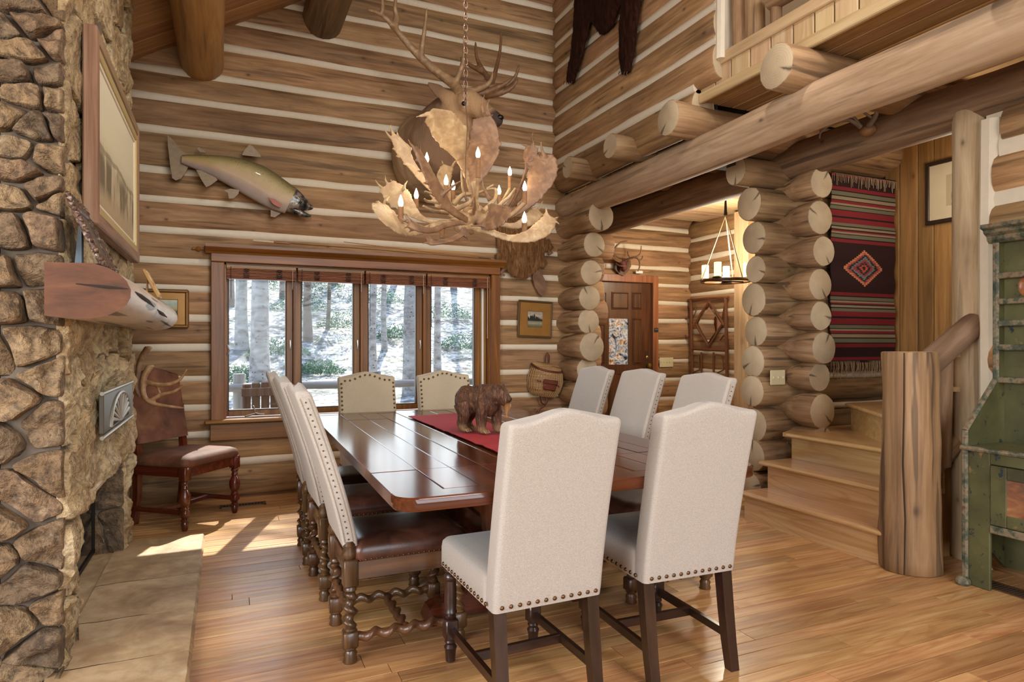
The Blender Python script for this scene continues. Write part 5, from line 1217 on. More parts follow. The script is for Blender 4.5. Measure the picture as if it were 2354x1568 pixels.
def frame_pic(name, lab, x0, x1, z0, z1, Y, wf, wm, mf, mm, ma, rot=0, bev=.01):
    cx, cz = (x0+x1)/2, (z0+z1)/2; t = thing(name, lab, 'picture', (cx, Y, cz)); hw, hh = (x1-x0)/2, (z1-z0)/2; t.rotation_euler = (0, rot, 0)
    f = MB(); f.box(-hw,hw,-.03,0,hh-wf,hh,bev); f.box(-hw,hw,-.03,0,-hh,-hh+wf,bev); f.box(-hw,-hw+wf,-.029,0,-hh+wf*.5,hh-wf*.5,bev); f.box(hw-wf,hw,-.029,0,-hh+wf*.5,hh-wf*.5,bev); f.build('frame', mf, t, 20)
    a, b_ = hw-wf+.002, hh-wf+.002
    l = MB(); l.box(-a,a,-.02,0,b_-wm,b_,.003); l.box(-a,a,-.02,0,-b_,-b_+wm,.003); l.box(-a,-a+wm,-.0199,0,-b_,b_,.003); l.box(a-wm,a,-.0199,0,-b_,b_,.003); l.build('liner', mm, t, 20)
    MB().box(-a+wm-.002,a-wm+.002,-.012,-.004,-b_+wm-.002,b_-wm+.002).build('painting', ma, t, 0)
    return t
GFR = plain('antique_gold_frame', '8a6230', .4, .3, var=.3); GLN = plain('gold_liner', 'a87838', .4, .35, var=.3); GDK = plain('dark_gold_edge', '6a5334', .45, .3)
frame_pic('framed_painting', 'small gold framed painting of dark pines and snow on the back wall', 2.565, 2.935, 1.305, 1.668, 5.655, .022, .085, GDK, GLN, art('pine_painting', land1), math.radians(2.0))
frame_pic('framed_painting', 'small gold framed landscape on the back wall behind the mantel', -.60, -.266, 1.37, 1.672, 5.655, .028, .055, GFR, GLN, art('valley_painting', land2), 0)
# big painting over the mantel (hangs on the chimney, faces +x)
bp = thing('framed_painting', 'large misty lake painting in a rough wooden frame on the chimney', 'picture', (-.50, 3.77, 2.14))
RW = wood('rough_frame_wood', ('5a4230','8c6c50','b09476'), 'y', 18, 1.2, .7, .04, patch=.3, bump=.5)
RWz = wood('rough_frame_wood', ('5a4230','8c6c50','b09476'), 'z', 18, 1.2, .7, .04, patch=.3, bump=.5)
hy, hz = .70, .405
MB().box(-.03,.022,-hy,-hy+.06,-hz,hz,.006).build('frame_side', RWz, bp, 30); MB().box(-.03,.022,hy-.06,hy,-hz,hz,.006).build('frame_side', RWz, bp, 30)
MB().box(-.03,.021,-hy+.061,hy-.061,hz-.06,hz,.006).build('frame_rail', RW, bp, 30); MB().box(-.03,.021,-hy+.061,hy-.061,-hz,-hz+.06,.006).build('frame_rail', RW, bp, 30)
def ring4(a, b, w, x0, x1, mat, nm):
    m_ = MB(); m_.box(x0,x1,-a,a,b-w,b,.002); m_.box(x0,x1,-a,a,-b,-b+w,.002); m_.box(x0,x1,-a,-a+w,-b+w,b-w,.002); m_.box(x0,x1,a-w,a,-b+w,b-w,.002); return m_.build(nm, mat, bp, 20)
ring4(hy-.058, hz-.058, .034, -.02, .016, plain('gilt_liner','c9b27a',.4,.3), 'gilt_liner'); ring4(hy-.088, hz-.088, .022, -.02, .008, plain('cream_liner','e2d8c0',.6), 'cream_liner')
def lake(t):
    tc = t.n('TexCoord').outputs['Generated']; sp = t.n('SeparateXYZ', Vector=tc).outputs; y, z = sp[1], sp[2]
    base = t.ramp(z, [(0,'a8926e'),(.2,'b8a684'),(.42,'c8bc9c'),(.6,'d8cfb2'),(1,'ded6bc')])
    w = t.noise(t.n('CombineXYZ', i0=t.math('MULTIPLY', y, 6.0), i1=t.math('MULTIPLY', z, .8), i2=2.0).outputs[0], 1.2, 4, .65)
    msk = t.math('MULTIPLY', t.ramp(w, [(.46,grey(0)),(.56,grey(1))]), t.ramp(z, [(.08,grey(0)),(.2,grey(1)),(.38,grey(1)),(.5,grey(0))]))
    c = t.mix(t.math('MULTIPLY', msk, .85), base, srgb('5a4c38'))
    hill = t.math('LESS_THAN', t.math('ABSOLUTE', t.math('SUBTRACT', z, t.math('MULTIPLY_ADD', t.noise(t.n('CombineXYZ', i0=t.math('MULTIPLY',y,3.0)).outputs[0],1,2), .15, .38))), .02)
    return t.mix(t.math('MULTIPLY', hill, .5), c, srgb('6a5a42'))
MB().box(-.012,.002,-hy+.105,hy-.105,-hz+.105,hz-.105).build('canvas', art('lake_painting', lake), bp, 0)
# landing picture (faces -x)
lp = thing('framed_print', 'matted print in a thin dark frame on the plank wall above the stairs', 'picture', (5.105, 2.99, 2.435))
f = MB(); f.box(-.025,.012,-.36,.36,.215,.245,.004); f.box(-.025,.012,-.36,.36,-.245,-.215,.004); f.box(-.025,.012,-.36,-.33,-.216,.216,.004); f.box(-.025,.012,.33,.36,-.216,.216,.004); f.build('frame', plain('dark_brown_frame','33231a',.4), lp, 20)
MB().box(-.012,.01,-.332,.332,-.217,.217).build('mat_board', plain('cream_mat','cbbd9c',.8), lp, 0); MB().box(-.014,-.011,-.20,.20,-.12,.12).build('inner_mat', plain('tan_mat','b3a27e',.8), lp, 0)
MB().box(-.016,-.013,-.16,.16,-.10,.10).build('print', art('grey_sketch', lambda t: t.ramp(t.noise(t.coord((9,9,9)),1,4), [(.35,'6a6258'),(.55,'cfc8ba')])), lp, 0)
# ================================================================ ON THE MANTEL
mf = thing('ornate_photo_frame', 'ornate dark wooden easel frame leaning on the near end of the mantel', 'picture frame', (-.40, 2.86, 1.541)); mf.rotation_euler = (0, -.42, 0)
OR = NT('ornate_silvered_wood', .4); _n = OR.noise(OR.coord((70,70,70)), 1, 4); OR.base(OR.ramp(_n, [(.35,'2a1a12'),(.55,'5a3c2a'),(.7,'b0a498')])); OR.bump(_n, 1.0, .008)
for (a, b_, c, d) in ((-.15,.15,0,.045),(-.15,.15,.215,.26),(-.15,-.105,.045,.215),(.105,.15,.045,.215)):
    m_ = MB(); m_.box(-.02,.0,a,b_,c,d,.006); m_.build('frame_bar', OR.mat, mf, 30)
e = MB()
for k in range(30):
    th = 2*PI*k/30; cy, cz = .15*max(-1,min(1,1.5*math.cos(th))), .13+.13*max(-1,min(1,1.5*math.sin(th))); e.ball((-.004,cy,cz), (.010,.014,.012), 8, 5)
o = e.build('carved_edge', OR.mat, mf, 60); o['kind'] = 'stuff'
MB().box(-.015,-.008,-.11,.11,.04,.22).build('photo', plain('dim_photo','5a5048',.3), mf, 0)
MB().prism([(-.13,.0),(-.10,.0),(-.012,.20),(-.02,.20)], -.02, .02, 'xz').build('easel_leg', plain('blue_grey_leg','4a5a66',.5), mf, 20)
mf2 = thing('small_standing_card', 'small painted wooden plaque leaning at the far end of the mantel', 'plaque', (-.375, 4.62, 1.541)); mf2.rotation_euler = (0, -.45, 0)
PQ = art('floral_plaque', lambda t: t.ramp(t.noise(t.coord((28,28,28)),1,3), [(.35,'a8482e'),(.48,'d8c090'),(.6,'e0cfa4'),(.72,'6a7a4a')]))
MB().box(-.018,0,-.09,.09,0,.19,.004).build('board', plain('honey_plaque','c99a5a',.5), mf2, 20); MB().box(0,.003,-.075,.075,.015,.175).build('painted_face', PQ, mf2, 0); MB().prism([(-.10,0),(-.08,0),(-.015,.14),(-.02,.14)], -.015, .015, 'xz').build('easel_leg', plain('honey_plaque','c99a5a',.5), mf2, 20)
# ================================================================ ANTLER ON THE LEATHER CHAIR
an = thing('shed_antlers', 'pair of shed deer antlers propped on the suede chair back', 'antlers')
m_ = MB()
for P, r0 in (([(345,842,5.0),(330,870,4.98),(330,905,4.95),(345,925,4.92),(380,933,4.9),(424,938,4.88)],.024),([(338,880,4.97),(375,885,4.9),(410,875,4.88),(430,848,4.86)],.020),([(340,925,4.93),(370,908,4.9),(400,900,4.88),(424,884,4.86)],.017),([(360,885,4.92),(368,905,4.92)],.009)): tube(m_, P, r0, .009, 9, 16)
fuse(m_, 'antler', bone('shed_antler','c9a67c','92683f','5a3a22'), .007, 3, None, an)
m_ = MB()
for P, r0 in (([(340,800,5.1),(322,830,5.05),(316,865,5.02),(312,890,5.0),(322,915,4.98)],.024),([(316,870,5.02),(300,880,4.98),(296,902,4.96)],.012)): tube(m_, P, r0, .010, 9, 16)
fuse(m_, 'antler', bone('shed_antler_dark','a8845c','734c2c','40281a'), .007, 3, None, an)
for (x, y, Y) in ((345,842,5.0),(340,800,5.1)): MB().ball(tuple(at(x,y,Y)), (.026,.026,.012)).build('burr', bone('burr_bone','d8c4a0','a07850','5a3a22') if 'burr_bone' not in _M else _M['burr_bone'], an, 60)
# ================================================================ CREEL BASKET
crl = thing('wicker_creel', 'woven wicker fishing creel with leather pocket and straps hanging on the wall', 'basket', (2.86, 5.645, .93)); crl.rotation_euler = (0, math.radians(9), 0)
WK = NT('wicker', .6); _w = WK.noise(WK.coord((6,6,120)), 1, 3); WK.base(WK.ramp(_w, [(.35,'5a3a20'),(.5,'a37c50'),(.7,'c8a878')])); WK.bump(_w, .8, .006)
def creel_ring(z, s=1.0):
    w, d = .165*s, .135*s; return [(w*math.cos(PI*k/18), -d*math.sin(PI*k/18)**.8, z) for k in range(19)]+[(-w, 0, z), (w, 0, z)]
Ls = [creel_ring(z, s) for z, s in ((-.20,.62),(-.185,.78),(-.13,.98),(-.05,1.08),(.03,1.02),(.085,.88))]
MB().loops(Ls).build('basket', WK.mat, crl, 50)
for k in range(0, 19, 1):   # upright ribs
    m_ = MB(); m_.sweep([Vector(creel_ring(z, s+.02)[k]) for z, s in ((-.19,.74),(-.13,.98),(-.05,1.08),(.03,1.02),(.085,.88))], .006, n=6); m_.build('rib', plain('wicker_rib','b08a5c',.6,var=.4,sc=60), crl, 50)
lid = MB(); Ls = [[(p[0]*s, p[1]*s-.0, z+ (-.05*( -p[1]*s/.135))) for p in creel_ring(0,.95)] for z, s in ((.085,1.0),(.10,1.03),(.118,.98),(.13,.7),(.134,.3))]
lid.loops(Ls).build('lid', WK.mat, crl, 50); LT = leather('creel_leather', ('3a160c','5e2a18','7c4028'), .45)
MB().sweep([Vector(p)+Vector((0,0,.098+.05*p[1]/.135)) for p in creel_ring(0,1.0)[:19]], .011, n=8).build('lid_binding', LT, crl, 50)
MB().box(-.075,.06,-.158,-.135,-.135,-.04,.012).build('pocket', LT, crl, 40); MB().box(-.085,.07,-.166,-.145,-.075,-.03,.008).build('pocket_flap', LT, crl, 40)
MB().sweep([Vector((-.17,-.03,-.03)),Vector((-.12,-.12,-.055)),Vector((0,-.15,-.06)),Vector((.1,-.125,-.075)),Vector((.165,-.04,-.10))], [.014]*5, [.004]*5, up=(0,-1,.2), n=8).build('front_strap', LT, crl, 50)
MB().sweep([Vector((-.02,-.0,.12)),Vector((-.03,-.01,.2)),Vector((-.015,-.005,.235)),Vector((.01,-.01,.2)),Vector((.02,0,.12))], [.008]*5, [.003]*5, up=(0,-1,0), n=8).build('hanging_loop', LT, crl, 50)
MB().sweep([Vector((-.05,-.05,-.2)),Vector((-.02,-.04,-.26)),Vector((.03,-.03,-.285)),Vector((.05,-.03,-.24)),Vector((.045,-.03,-.20))], [.008]*5, [.003]*5, up=(0,-1,0), n=8).build('hanging_strap', LT, crl, 50)
MB().sweep([Vector((.03,-.03,-.285)),Vector((-.02,-.03,-.32)),Vector((-.03,-.03,-.36)),Vector((-.035,-.03,-.41))], [.008]*4, [.003]*4, up=(0,-1,0), n=8).build('hanging_strap', LT, crl, 50)
# ================================================================ RODS AND SMALL WALL THINGS
rod = thing('fly_rod', 'bamboo fly rod with pale cork grip lying above the window', 'fishing rod')
p0, p1 = at(582,553,5.59), at(1130,597,5.59)
MB().sweep([p0, lerp(p0,p1,.04), lerp(p0,p1,.075)], .0095, n=10).build('cork_grip', plain('pale_cork','cdb894',.7), rod, 50); MB().sweep([lerp(p0,p1,.074), lerp(p0,p1,.10), lerp(p0,p1,.135)], [.008,.0095,.008], n=10).build('reel_seat', plain('varnished_wood','8a5c34',.35), rod, 50)
MB().sweep([lerp(p0,p1,.13), lerp(p0,p1,.5)+Vector((0,0,.006)), p1+Vector((0,0,.002))], [.0045,.0032,.002], n=6).build('rod_blank', plain('bamboo_rod','6a4c2c',.35), rod, 50)
rod2 = thing('fly_rod_tip', 'thin honey coloured rod section crossing the fly rod above the window', 'fishing rod')
MB().sweep([at(790,556,5.60), at(960,577,5.60), at(1128,596,5.60)], [.003,.0045,.005], n=6).build('rod_blank', plain('honey_rod','a8743c',.35), rod2, 50); MB().sweep([at(1100,593,5.60), at(1128,596,5.60)], .007, n=8).build('ferrule', BRASS, rod2, 50)
fn = thing('curtain_rod_finial', 'turned wooden finial sticking out left of the window head', 'finial', (-.15, 5.66, 2.0))
MB().lathe([(.004,-.10),(.012,-.085),(.008,-.075),(.020,-.06),(.022,-.045),(.012,-.035),(.013,0)], 12, (0,0,0), 'x').build('turned_knob', W_TRIM['x'], fn, 50)
MB().box(-.008,.02,-.015,.02,-.03,.03,.005).build('bracket', W_TRIM['z'], fn, 30)
def switch(name, lab, x0, x1, z0, z1, Y, n):
    t = thing(name, lab, 'light switch', ((x0+x1)/2, Y, (z0+z1)/2)); w, h = (x1-x0)/2, (z1-z0)/2
    MB().box(-w,w,-.008,0,-h,h,.004).build('wall_plate', IVORY, t, 30)
    for k in range(n):
        xx = lerp(-w, w, (k+.5)/n); MB().box(xx-.004,xx+.004,-.018,-.006,-.008,.010,.002).build('toggle', IVORY, t, 30)
    return t
switch('light_switch', 'ivory three toggle switch plate on the log by the stairs', 3.73, 3.88, .938, 1.05, 3.632, 3)
switch('light_switch', 'ivory five toggle switch plate right of the front door', 4.955, 5.165, .955, 1.075, 6.615, 5)
th = thing('key_plaque', 'tiny black sign on the front door casing', 'sign', (4.885, 6.585, 1.42)); MB().box(-.03,.03,-.004,.004,-.025,.025,.002).build('plate', plain('black_sign','1c1a18',.4), th, 20); MB().box(-.022,.022,-.0052,-.0038,.004,.012).build('lettering', plain('grey_print','7c7a76',.6), th, 0)
th = thing('door_sensor', 'small white sensor on top of the front door trim', 'sensor', (4.62, 6.575, 2.125)); MB().box(-.05,.05,-.015,.015,-.018,.018,.005).build('case', plain('white_vinyl_lit_jamb','e6e6e4',.4), th, 30)
def register(lab, x, y, w, d, rz=0):
    t = thing('floor_vent', lab, 'vent', (x, y, 0), rz); f = MB(); f.box(-w,w,-d,-d+.012,.0,.006); f.box(-w,w,d-.012,d,.0,.006); f.box(-w,-w+.015,-d,d,.0,.0058); f.box(w-.015,w,-d,d,.0,.0058); f.build('frame', plain('bronze_register','6a5038',.4,.5), t, 0)
    MB().box(-w+.01,w-.01,-d+.01,d-.01,.0005,.002).build('dark_duct', DARKGAP, t, 0)
    for k in range(14):
        xx = lerp(-w+.02, w-.02, k/13); MB().box(xx-.003,xx+.003,-d+.01,d-.01,.001,.005).build('slat', plain('bronze_register','6a5038',.4,.5), t, 0)
register('bronze floor vent on the boards below the window', .12, 5.40, .165, .045); register('dark floor vent in front of the green cabinet', 3.62, 1.93, .14, .06, PI/2)
# ================================================================ FOYER: skull antlers, candle ring, twig rack
sk = thing('antler_plaque', 'small deer antlers on a carved wooden plaque above the front door', 'antlers')
pl = pxp([(1413,608),(1418,598),(1432,594),(1446,600),(1448,612),(1440,626),(1430,635),(1420,630),(1412,620)], 6.60)
MB().prism(pl[::-1], 6.57, 6.61, 'xz').build('plaque', W_DOOR['z'], sk, 40); b = MB(); b.ball(tuple(at(1431,605,6.53)), (.06,.05,.05)); b.ball(tuple(at(1433,616,6.51)), (.035,.04,.05)); fuse(b, 'skull_cap', plain('dark_red_velvet','5a1c1c',.6), .012, 3, None, sk)
for side in (0, 1):
    m_ = MB()
    if side == 0: T = [([(1428,602,6.52),(1415,598,6.45),(1402,585,6.4),(1390,580,6.38)],.016),([(1428,600,6.52),(1411,590,6.45),(1414,570,6.4),(1428,557,6.38),(1442,554,6.36)],.018),([(1416,606,6.5),(1424,611,6.45),(1440,612,6.42)],.012)]
    else: T = [([(1434,602,6.52),(1448,594,6.45),(1462,592,6.4),(1470,600,6.38),(1470,615,6.36),(1466,624,6.36)],.018),([(1462,592,6.4),(1472,582,6.38),(1474,565,6.36),(1480,572,6.35)][:3],.012),([(1469,600,6.38),(1476,594,6.37),(1477,588,6.36)],.010),([(1450,594,6.45),(1444,585,6.42),(1443,578,6.4)],.010)]
    for P, r0 in T: tube(m_, P, r0, .006, 8, 12)
    m_.build('antler', ANTD, sk, 60)
fc = thing('candle_ring_chandelier', 'round iron and wood chandelier with frosted candle shades hanging in the foyer', 'chandelier')
cen = at(1668, 646, 5.2); R = .245
MB().sweep([(cen.x+R*math.cos(a*PI/18), cen.y+R*math.sin(a*PI/18), cen.z) for a in range(37)], .011, .016, n=8, cap=False).build('ring', W_CHAIR['x'], fc, 50)
MB().sweep([(cen.x-R,cen.y,cen.z),(cen.x+R,cen.y,cen.z)], .009, n=6).build('cross_bar', IRON, fc, 50)
top = Vector((cen.x, cen.y, 2.58))
for a in (.5, 2.6, 4.7): MB().sweep([(cen.x+R*math.cos(a),cen.y+R*math.sin(a),cen.z), lerp(Vector((cen.x+R*math.cos(a),cen.y+R*math.sin(a),cen.z)), top, .5), top], .006, n=6).build('rope', plain('tan_rope','a08a68',.8), fc, 50)
MB().sweep([top, top+Vector((0,0,.06)), top+Vector((.0,0,.2))], [.02,.014,.008], n=8).build('hook', IRON, fc, 50)
SH = NT('glowing_shade', .4); SH.b.inputs['Base Color'].default_value = srgb('f4e4b8'); SH.b.inputs['Emission Color'].default_value = srgb('ffdf98'); SH.b.inputs['Emission Strength'].default_value = 2.6
for k, a in enumerate((2.2, 3.6, 5.5, .8)):
    x, y = cen.x+R*.85*math.cos(a), cen.y+R*.85*math.sin(a)
    c_ = MB().lathe([(.012,0),(.05,.012),(.052,.02),(.03,.03)], 12, (x,y,cen.z+.005)).build('candle_cup', IRON, fc, 50); MB().lathe([(.034,0),(.036,.004),(.036,.135),(.033,.14)], 14, (x,y,cen.z+.035)).build('candle_shade', SH.mat, c_, 50)
l = lamp('foyer_light', 'POINT', (cen.x, cen.y, cen.z+.3), 70, (1,.88,.70), .10); l.parent = fc
tw = thing('twig_coat_rack', 'rustic twig coat rack with diamond mirror on the foyer wall', 'coat rack')
TW = plain('twig_bark', '7c4a2c', .6, var=.5, sc=40)
def g(x, y, d=0): v = atx(x, y, 5.40-d); return v
for P, r in (([(1588,690),(1590,800),(1593,930)],.02),([(1668,683),(1670,780),(1672,930)],.02),([(1582,690),(1625,686),(1675,684)],.016),([(1592,802),(1630,804),(1672,806)],.018),([(1630,694),(1610,722),(1598,748)],.015),([(1630,694),(1650,722),(1664,748)],.015),([(1598,742),(1612,768),(1628,796)],.015),([(1662,742),(1645,770),(1627,798)],.015),([(1592,742),(1582,732),(1570,733)],.009),([(1592,780),(1580,776),(1572,770)],.009),([(1664,770),(1655,782),(1652,776)],.009),([(1648,722),(1660,730),(1666,700)],.008),([(1596,700),(1600,715),(1594,730)],.008),([(1612,810),(1613,860),(1614,930)],.012),([(1640,810),(1641,860),(1642,930)],.012),([(1592,815),(1606,818),(1608,850),(1594,856)],.008),([(1646,815),(1660,818),(1664,850),(1648,858)],.008)):
    MB().sweep([g(x,y,.02) for x, y in P], r, n=7).build('twig', TW, tw, 50)
q = [g(1630,706,.012), g(1603,745,.012), g(1627,788,.012), g(1658,744,.012)]
mb = MB().add([*(tuple(v) for v in q), *((v.x+.008, v.y, v.z) for v in q)], [(0,1,2,3),(7,6,5,4),(0,4,5,1),(1,5,6,2),(2,6,7,3),(3,7,4,0)]); mb.build('mirror', plain('mirror_silver','d8d8d8',.04,1.0,var=0,bump=0), tw, 0)
# ================================================================ BEAM ANTLERS
ba = thing('beam_antlers', 'weathered antlers fixed to the side of the grey log beam', 'antlers')
def tubex(mb, P, r0, r1, k=12):
    c = curve(P, k); mb.sweep([atx(*q) for q in c], [lerp(r0, r1, i/k) for i in range(k+1)], n=8)
GB = bone('weathered_antler','a8988a','7a6a5e','4a3e36')
m_ = MB()
for P, r in (([(1980,292,3.80),(1955,276,3.74),(1925,280,3.70),(1900,292,3.68),(1884,302,3.66)],.018),([(1975,285,3.78),(1965,272,3.74),(1958,266,3.72)],.010),([(1898,293,3.68),(1886,306,3.66),(1884,318,3.66)],.008)): tubex(m_, P, r, .005)
m_.build('antler', GB, ba, 60); m_ = MB()
for P, r in (([(1998,288,3.80),(2012,268,3.76),(2018,250,3.74),(2030,236,3.72)],.02),([(2008,272,3.77),(1990,262,3.72),(1982,255,3.7)],.010)): tubex(m_, P, r, .006)
m_.build('antler', GB, ba, 60)
v = atx(1995,300,3.83); MB().ball(tuple(v), (.05,.055,.04)).build('skull_plate', bone('skull_plate_bone','b08a5c','80583a','4a3020'), ba, 60)
# ================================================================ SERAPE RUG ON THE STAIR WALL
rg_ = thing('striped_serape', 'maroon and red striped woven serape with centre diamond hanging by the stairs', 'wall hanging', (4.695, 3.60, 1.855))
SR = NT('serape_weave', .9); tc = SR.n('TexCoord').outputs['Object']; sp = SR.n('SeparateXYZ', Vector=tc).outputs
za = SR.math('DIVIDE', SR.math('ABSOLUTE', sp[2]), .745)
mr, rd, bk_, gr, tn = '2a080c', '842029', '140a0c', '74725c', '9c8a70'
S = [(0,mr),(.262,rd),(.30,bk_),(.312,gr),(.345,bk_),(.352,tn),(.373,rd),(.39,bk_),(.40,tn),(.425,bk_),(.434,gr),(.465,rd),(.522,bk_),(.54,rd),(.605,bk_),(.613,gr),(.645,bk_),(.654,tn),(.675,rd),(.70,bk_),(.71,tn),(.745,bk_),(.755,gr),(.80,bk_),(.812,rd),(.85,mr),(.955,rd),(.985,bk_)]
col = SR.ramp(za, S, 'CONSTANT')
zq = SR.math('DIVIDE', SR.math('FLOOR', SR.math('MULTIPLY', SR.math('ABSOLUTE', sp[2]), 75.0)), 75.0)
dm = SR.math('ADD', SR.math('DIVIDE', SR.math('ABSOLUTE', sp[0]), .245), SR.math('DIVIDE', zq, .155))
dcol = SR.ramp(SR.math('ADD', dm, SR.math('MULTIPLY', SR.noise(SR.n('Mapping', Vector=tc, Scale=(14,1,75)).outputs[0], 1, 1), .28)), [(0,'1c0c10'),(.2,'c05a48'),(.32,'2a2a30'),(.45,'a04050'),(.58,'6a8a80'),(.68,'2a1a20'),(.8,'a8505a'),(.92,'d88a5c')], 'CONSTANT')
col = SR.mix(SR.math('LESS_THAN', dm, .9), col, dcol)
wv = SR.noise(SR.coord((60,60,420), rnd=False), 1, 2); SR.base(SR.mix(SR.math('MULTIPLY', wv, .3), col, srgb('1a1010'))); SR.bump(wv, .4, .003)
mb = MB(); fnr = lambda u, v: (lerp(-.372,.372,u), .012*math.sin(v*42)*.5+.010*nz(u*3,v*7)-.01, lerp(-.745,.745,v)+.012*math.sin(u*PI)*(v-.9))
mb.grid(14, 70, fnr); V2 = [v+Vector((0,.006,0)) for v in mb.V]; mb.add(V2, [f[::-1] for f in mb.F]); mb.build('cloth', SR.mat, rg_, 60)
fr = MB(); rg = random.Random(4)
for k in range(46):
    x = lerp(-.37,.37,k/45); fr.sweep([(x,-.01,-.742),(x+rg.uniform(-.012,.012),-.016,-.79),(x+rg.uniform(-.02,.02),-.012,-.83-rg.uniform(0,.06))], [.003,.0028,.002], n=4)
    fr.sweep([(x,-.012,.738),(x+rg.uniform(-.006,.006),-.028,.725),(x+rg.uniform(-.012,.012),-.024,.68-rg.uniform(0,.05))], [.003,.003,.002], n=4)
o = fr.build('fringe', plain('tan_fringe','a08c70',.9), rg_, 0); o['kind'] = 'stuff'
# ================================================================ GREEN CABINET
cab = thing('green_hutch', 'distressed green painted hutch with open shelves against the log wall', 'cabinet')
GP = NT('distressed_green_paint', .55); _v = GP.coord((1,1,1)); _n = GP.noise(_v, 5, 6, .65, .5); _e = GP.noise(_v, 16, 6, .7)
_c = GP.ramp(GP.noise(_v, 3, 4), [(.3,'37361d'),(.55,'575532'),(.8,'706b46')]); _c = GP.mix(GP.ramp(_e, [(.60,grey(0)),(.64,grey(1))]), _c, srgb('1c2830')); _c = GP.mix(GP.ramp(_n, [(.64,grey(0)),(.68,grey(1))]), _c, srgb('8a6a44')); GP.base(_c); GP.bump(_e, .5, .006)
EP = NT('worn_edge_paint', .6); _n = EP.noise(EP.coord((14,14,14)), 1, 6, .7); EP.base(EP.ramp(_n, [(.32,'262c26'),(.45,'484c3c'),(.55,'7e7058'),(.66,'5c3e2a')])); EP.bump(_n, .6, .006)
RP = NT('worn_rust_panel', .6); _n = RP.noise(RP.coord((7,7,14)), 1, 6, .6, .6); RP.base(RP.ramp(_n, [(.3,'4a4030'),(.45,'7a4c34'),(.6,'94643c'),(.75,'b08a62')]))
yf, yn = 2.115, .75
prof = [(3.845,0.0),(3.845,1.86),(3.775,1.86),(3.775,1.065),(3.50,.805),(3.50,.0),(3.62,.0),(3.64,.25),(3.80,.27)]
prof = [(3.845,.04),(3.845,1.80),(3.775,1.80),(3.775,1.065),(3.51,.805),(3.51,.0),(3.56,.0),(3.60,.12),(3.72,.14)]
for y in (yf, yn):
    MB().prism(prof, y-.025, y, 'xz').build('side_panel', GP.mat, cab, 20)
    m_ = MB(); m_.sweep([(3.508,y-.0125,.02),(3.508,y-.0125,.80)], .016, .012, up=(1,0,0), n=6); m_.sweep([(3.508,y-.0125,.80),(3.772,y-.0125,1.065)], .016, .012, up=(1,0,0), n=6); m_.sweep([(3.772,y-.0125,1.06),(3.772,y-.0125,1.79)], .016, .012, up=(1,0,0), n=6); m_.build('edge_moulding', EP.mat, cab, 30)
    MB().lathe([(.03,0),(.036,.012),(.034,.03),(.018,.045)], 10, (3.495,y-.01,0)).build('foot', EP.mat, cab, 30)
MB().box(3.825,3.845,yn,yf,.05,1.80).build('back_panel', GP.mat, cab, 0)
for z in (1.62,1.483,1.366,1.238,1.065):
    s_ = MB().box(3.79,3.83,yn,yf-.02,z-.02,z,0).build('shelf', GP.mat, cab, 0); MB().box(3.765,3.79,yn,yf-.015,z-.024,z+.008,.004).build('shelf_edge', EP.mat, s_, 30)
MB().box(3.50,3.83,yn,yf-.01,.700,.722,.004).build('deck', GP.mat, cab, 30); MB().sweep([(3.497,yn,.711),(3.497,yf,.711)], .013, n=8).build('deck_moulding', EP.mat, cab, 40)
MB().box(3.52,3.54,yf-.125,yf-.02,.0,.70,.004).build('stile', GP.mat, cab, 30); MB().box(3.52,3.54,yn,yf-.125,.64,.70,.004).build('top_rail', GP.mat, cab, 30); MB().box(3.515,3.54,yn,yf-.125,.295,.335,.004).build('bottom_rail', EP.mat, cab, 30)
dd = MB(); y1 = yf-.128; y0 = y1-.55
dd.box(3.515,3.535,y0,y0+.075,.338,.637,.004); dd.box(3.515,3.535,y1-.075,y1,.338,.637,.004); dd.box(3.515,3.535,y0+.075,y1-.075,.338,.40,.004); dd.box(3.515,3.535,y0+.075,y1-.075,.575,.637,.004)
d_ = dd.build('cabinet_door', GP.mat, cab, 30); MB().box(3.52,3.53,y0+.07,y1-.07,.395,.58,.02).build('door_panel', RP.mat, d_, 20)
MB().box(3.52,3.54,yn,y0-.003,.335,.64,.004).build('front_board', GP.mat, cab, 30); MB().box(3.54,3.83,yn,yf-.03,.30,.32).build('cabinet_floor', GP.mat, cab, 0)
cr_ = MB(); Ls = []
for y in (yn-.06, yf+.02): Ls.append([(3.85,y,1.79),(3.765,y,1.79),(3.75,y,1.805),(3.745,y,1.825),(3.72,y,1.84),(3.715,y,1.855),(3.69,y,1.865),(3.69,y,1.885),(3.85,y,1.885)])
cr_.loops(Ls).build('cornice', EP.mat, cab, 25)
bw = thing('wooden_bowl', 'turned wooden bowl standing on edge on the green hutch shelf', 'bowl', (3.806, 1.945, 1.484+.067)); bw.rotation_euler = (0, -PI/2+.06, 0)
MB().lathe([(.02,-.02),(.05,-.018),(.064,.0),(.066,.008),(.06,.008),(.05,-.004),(.03,-.01),(.012,-.010)], 24).build('turned_wood', wood('bowl_wood', ('5a3018','925a30','b07a48'), 'z', 20, 6, .3, .02), bw, 50)
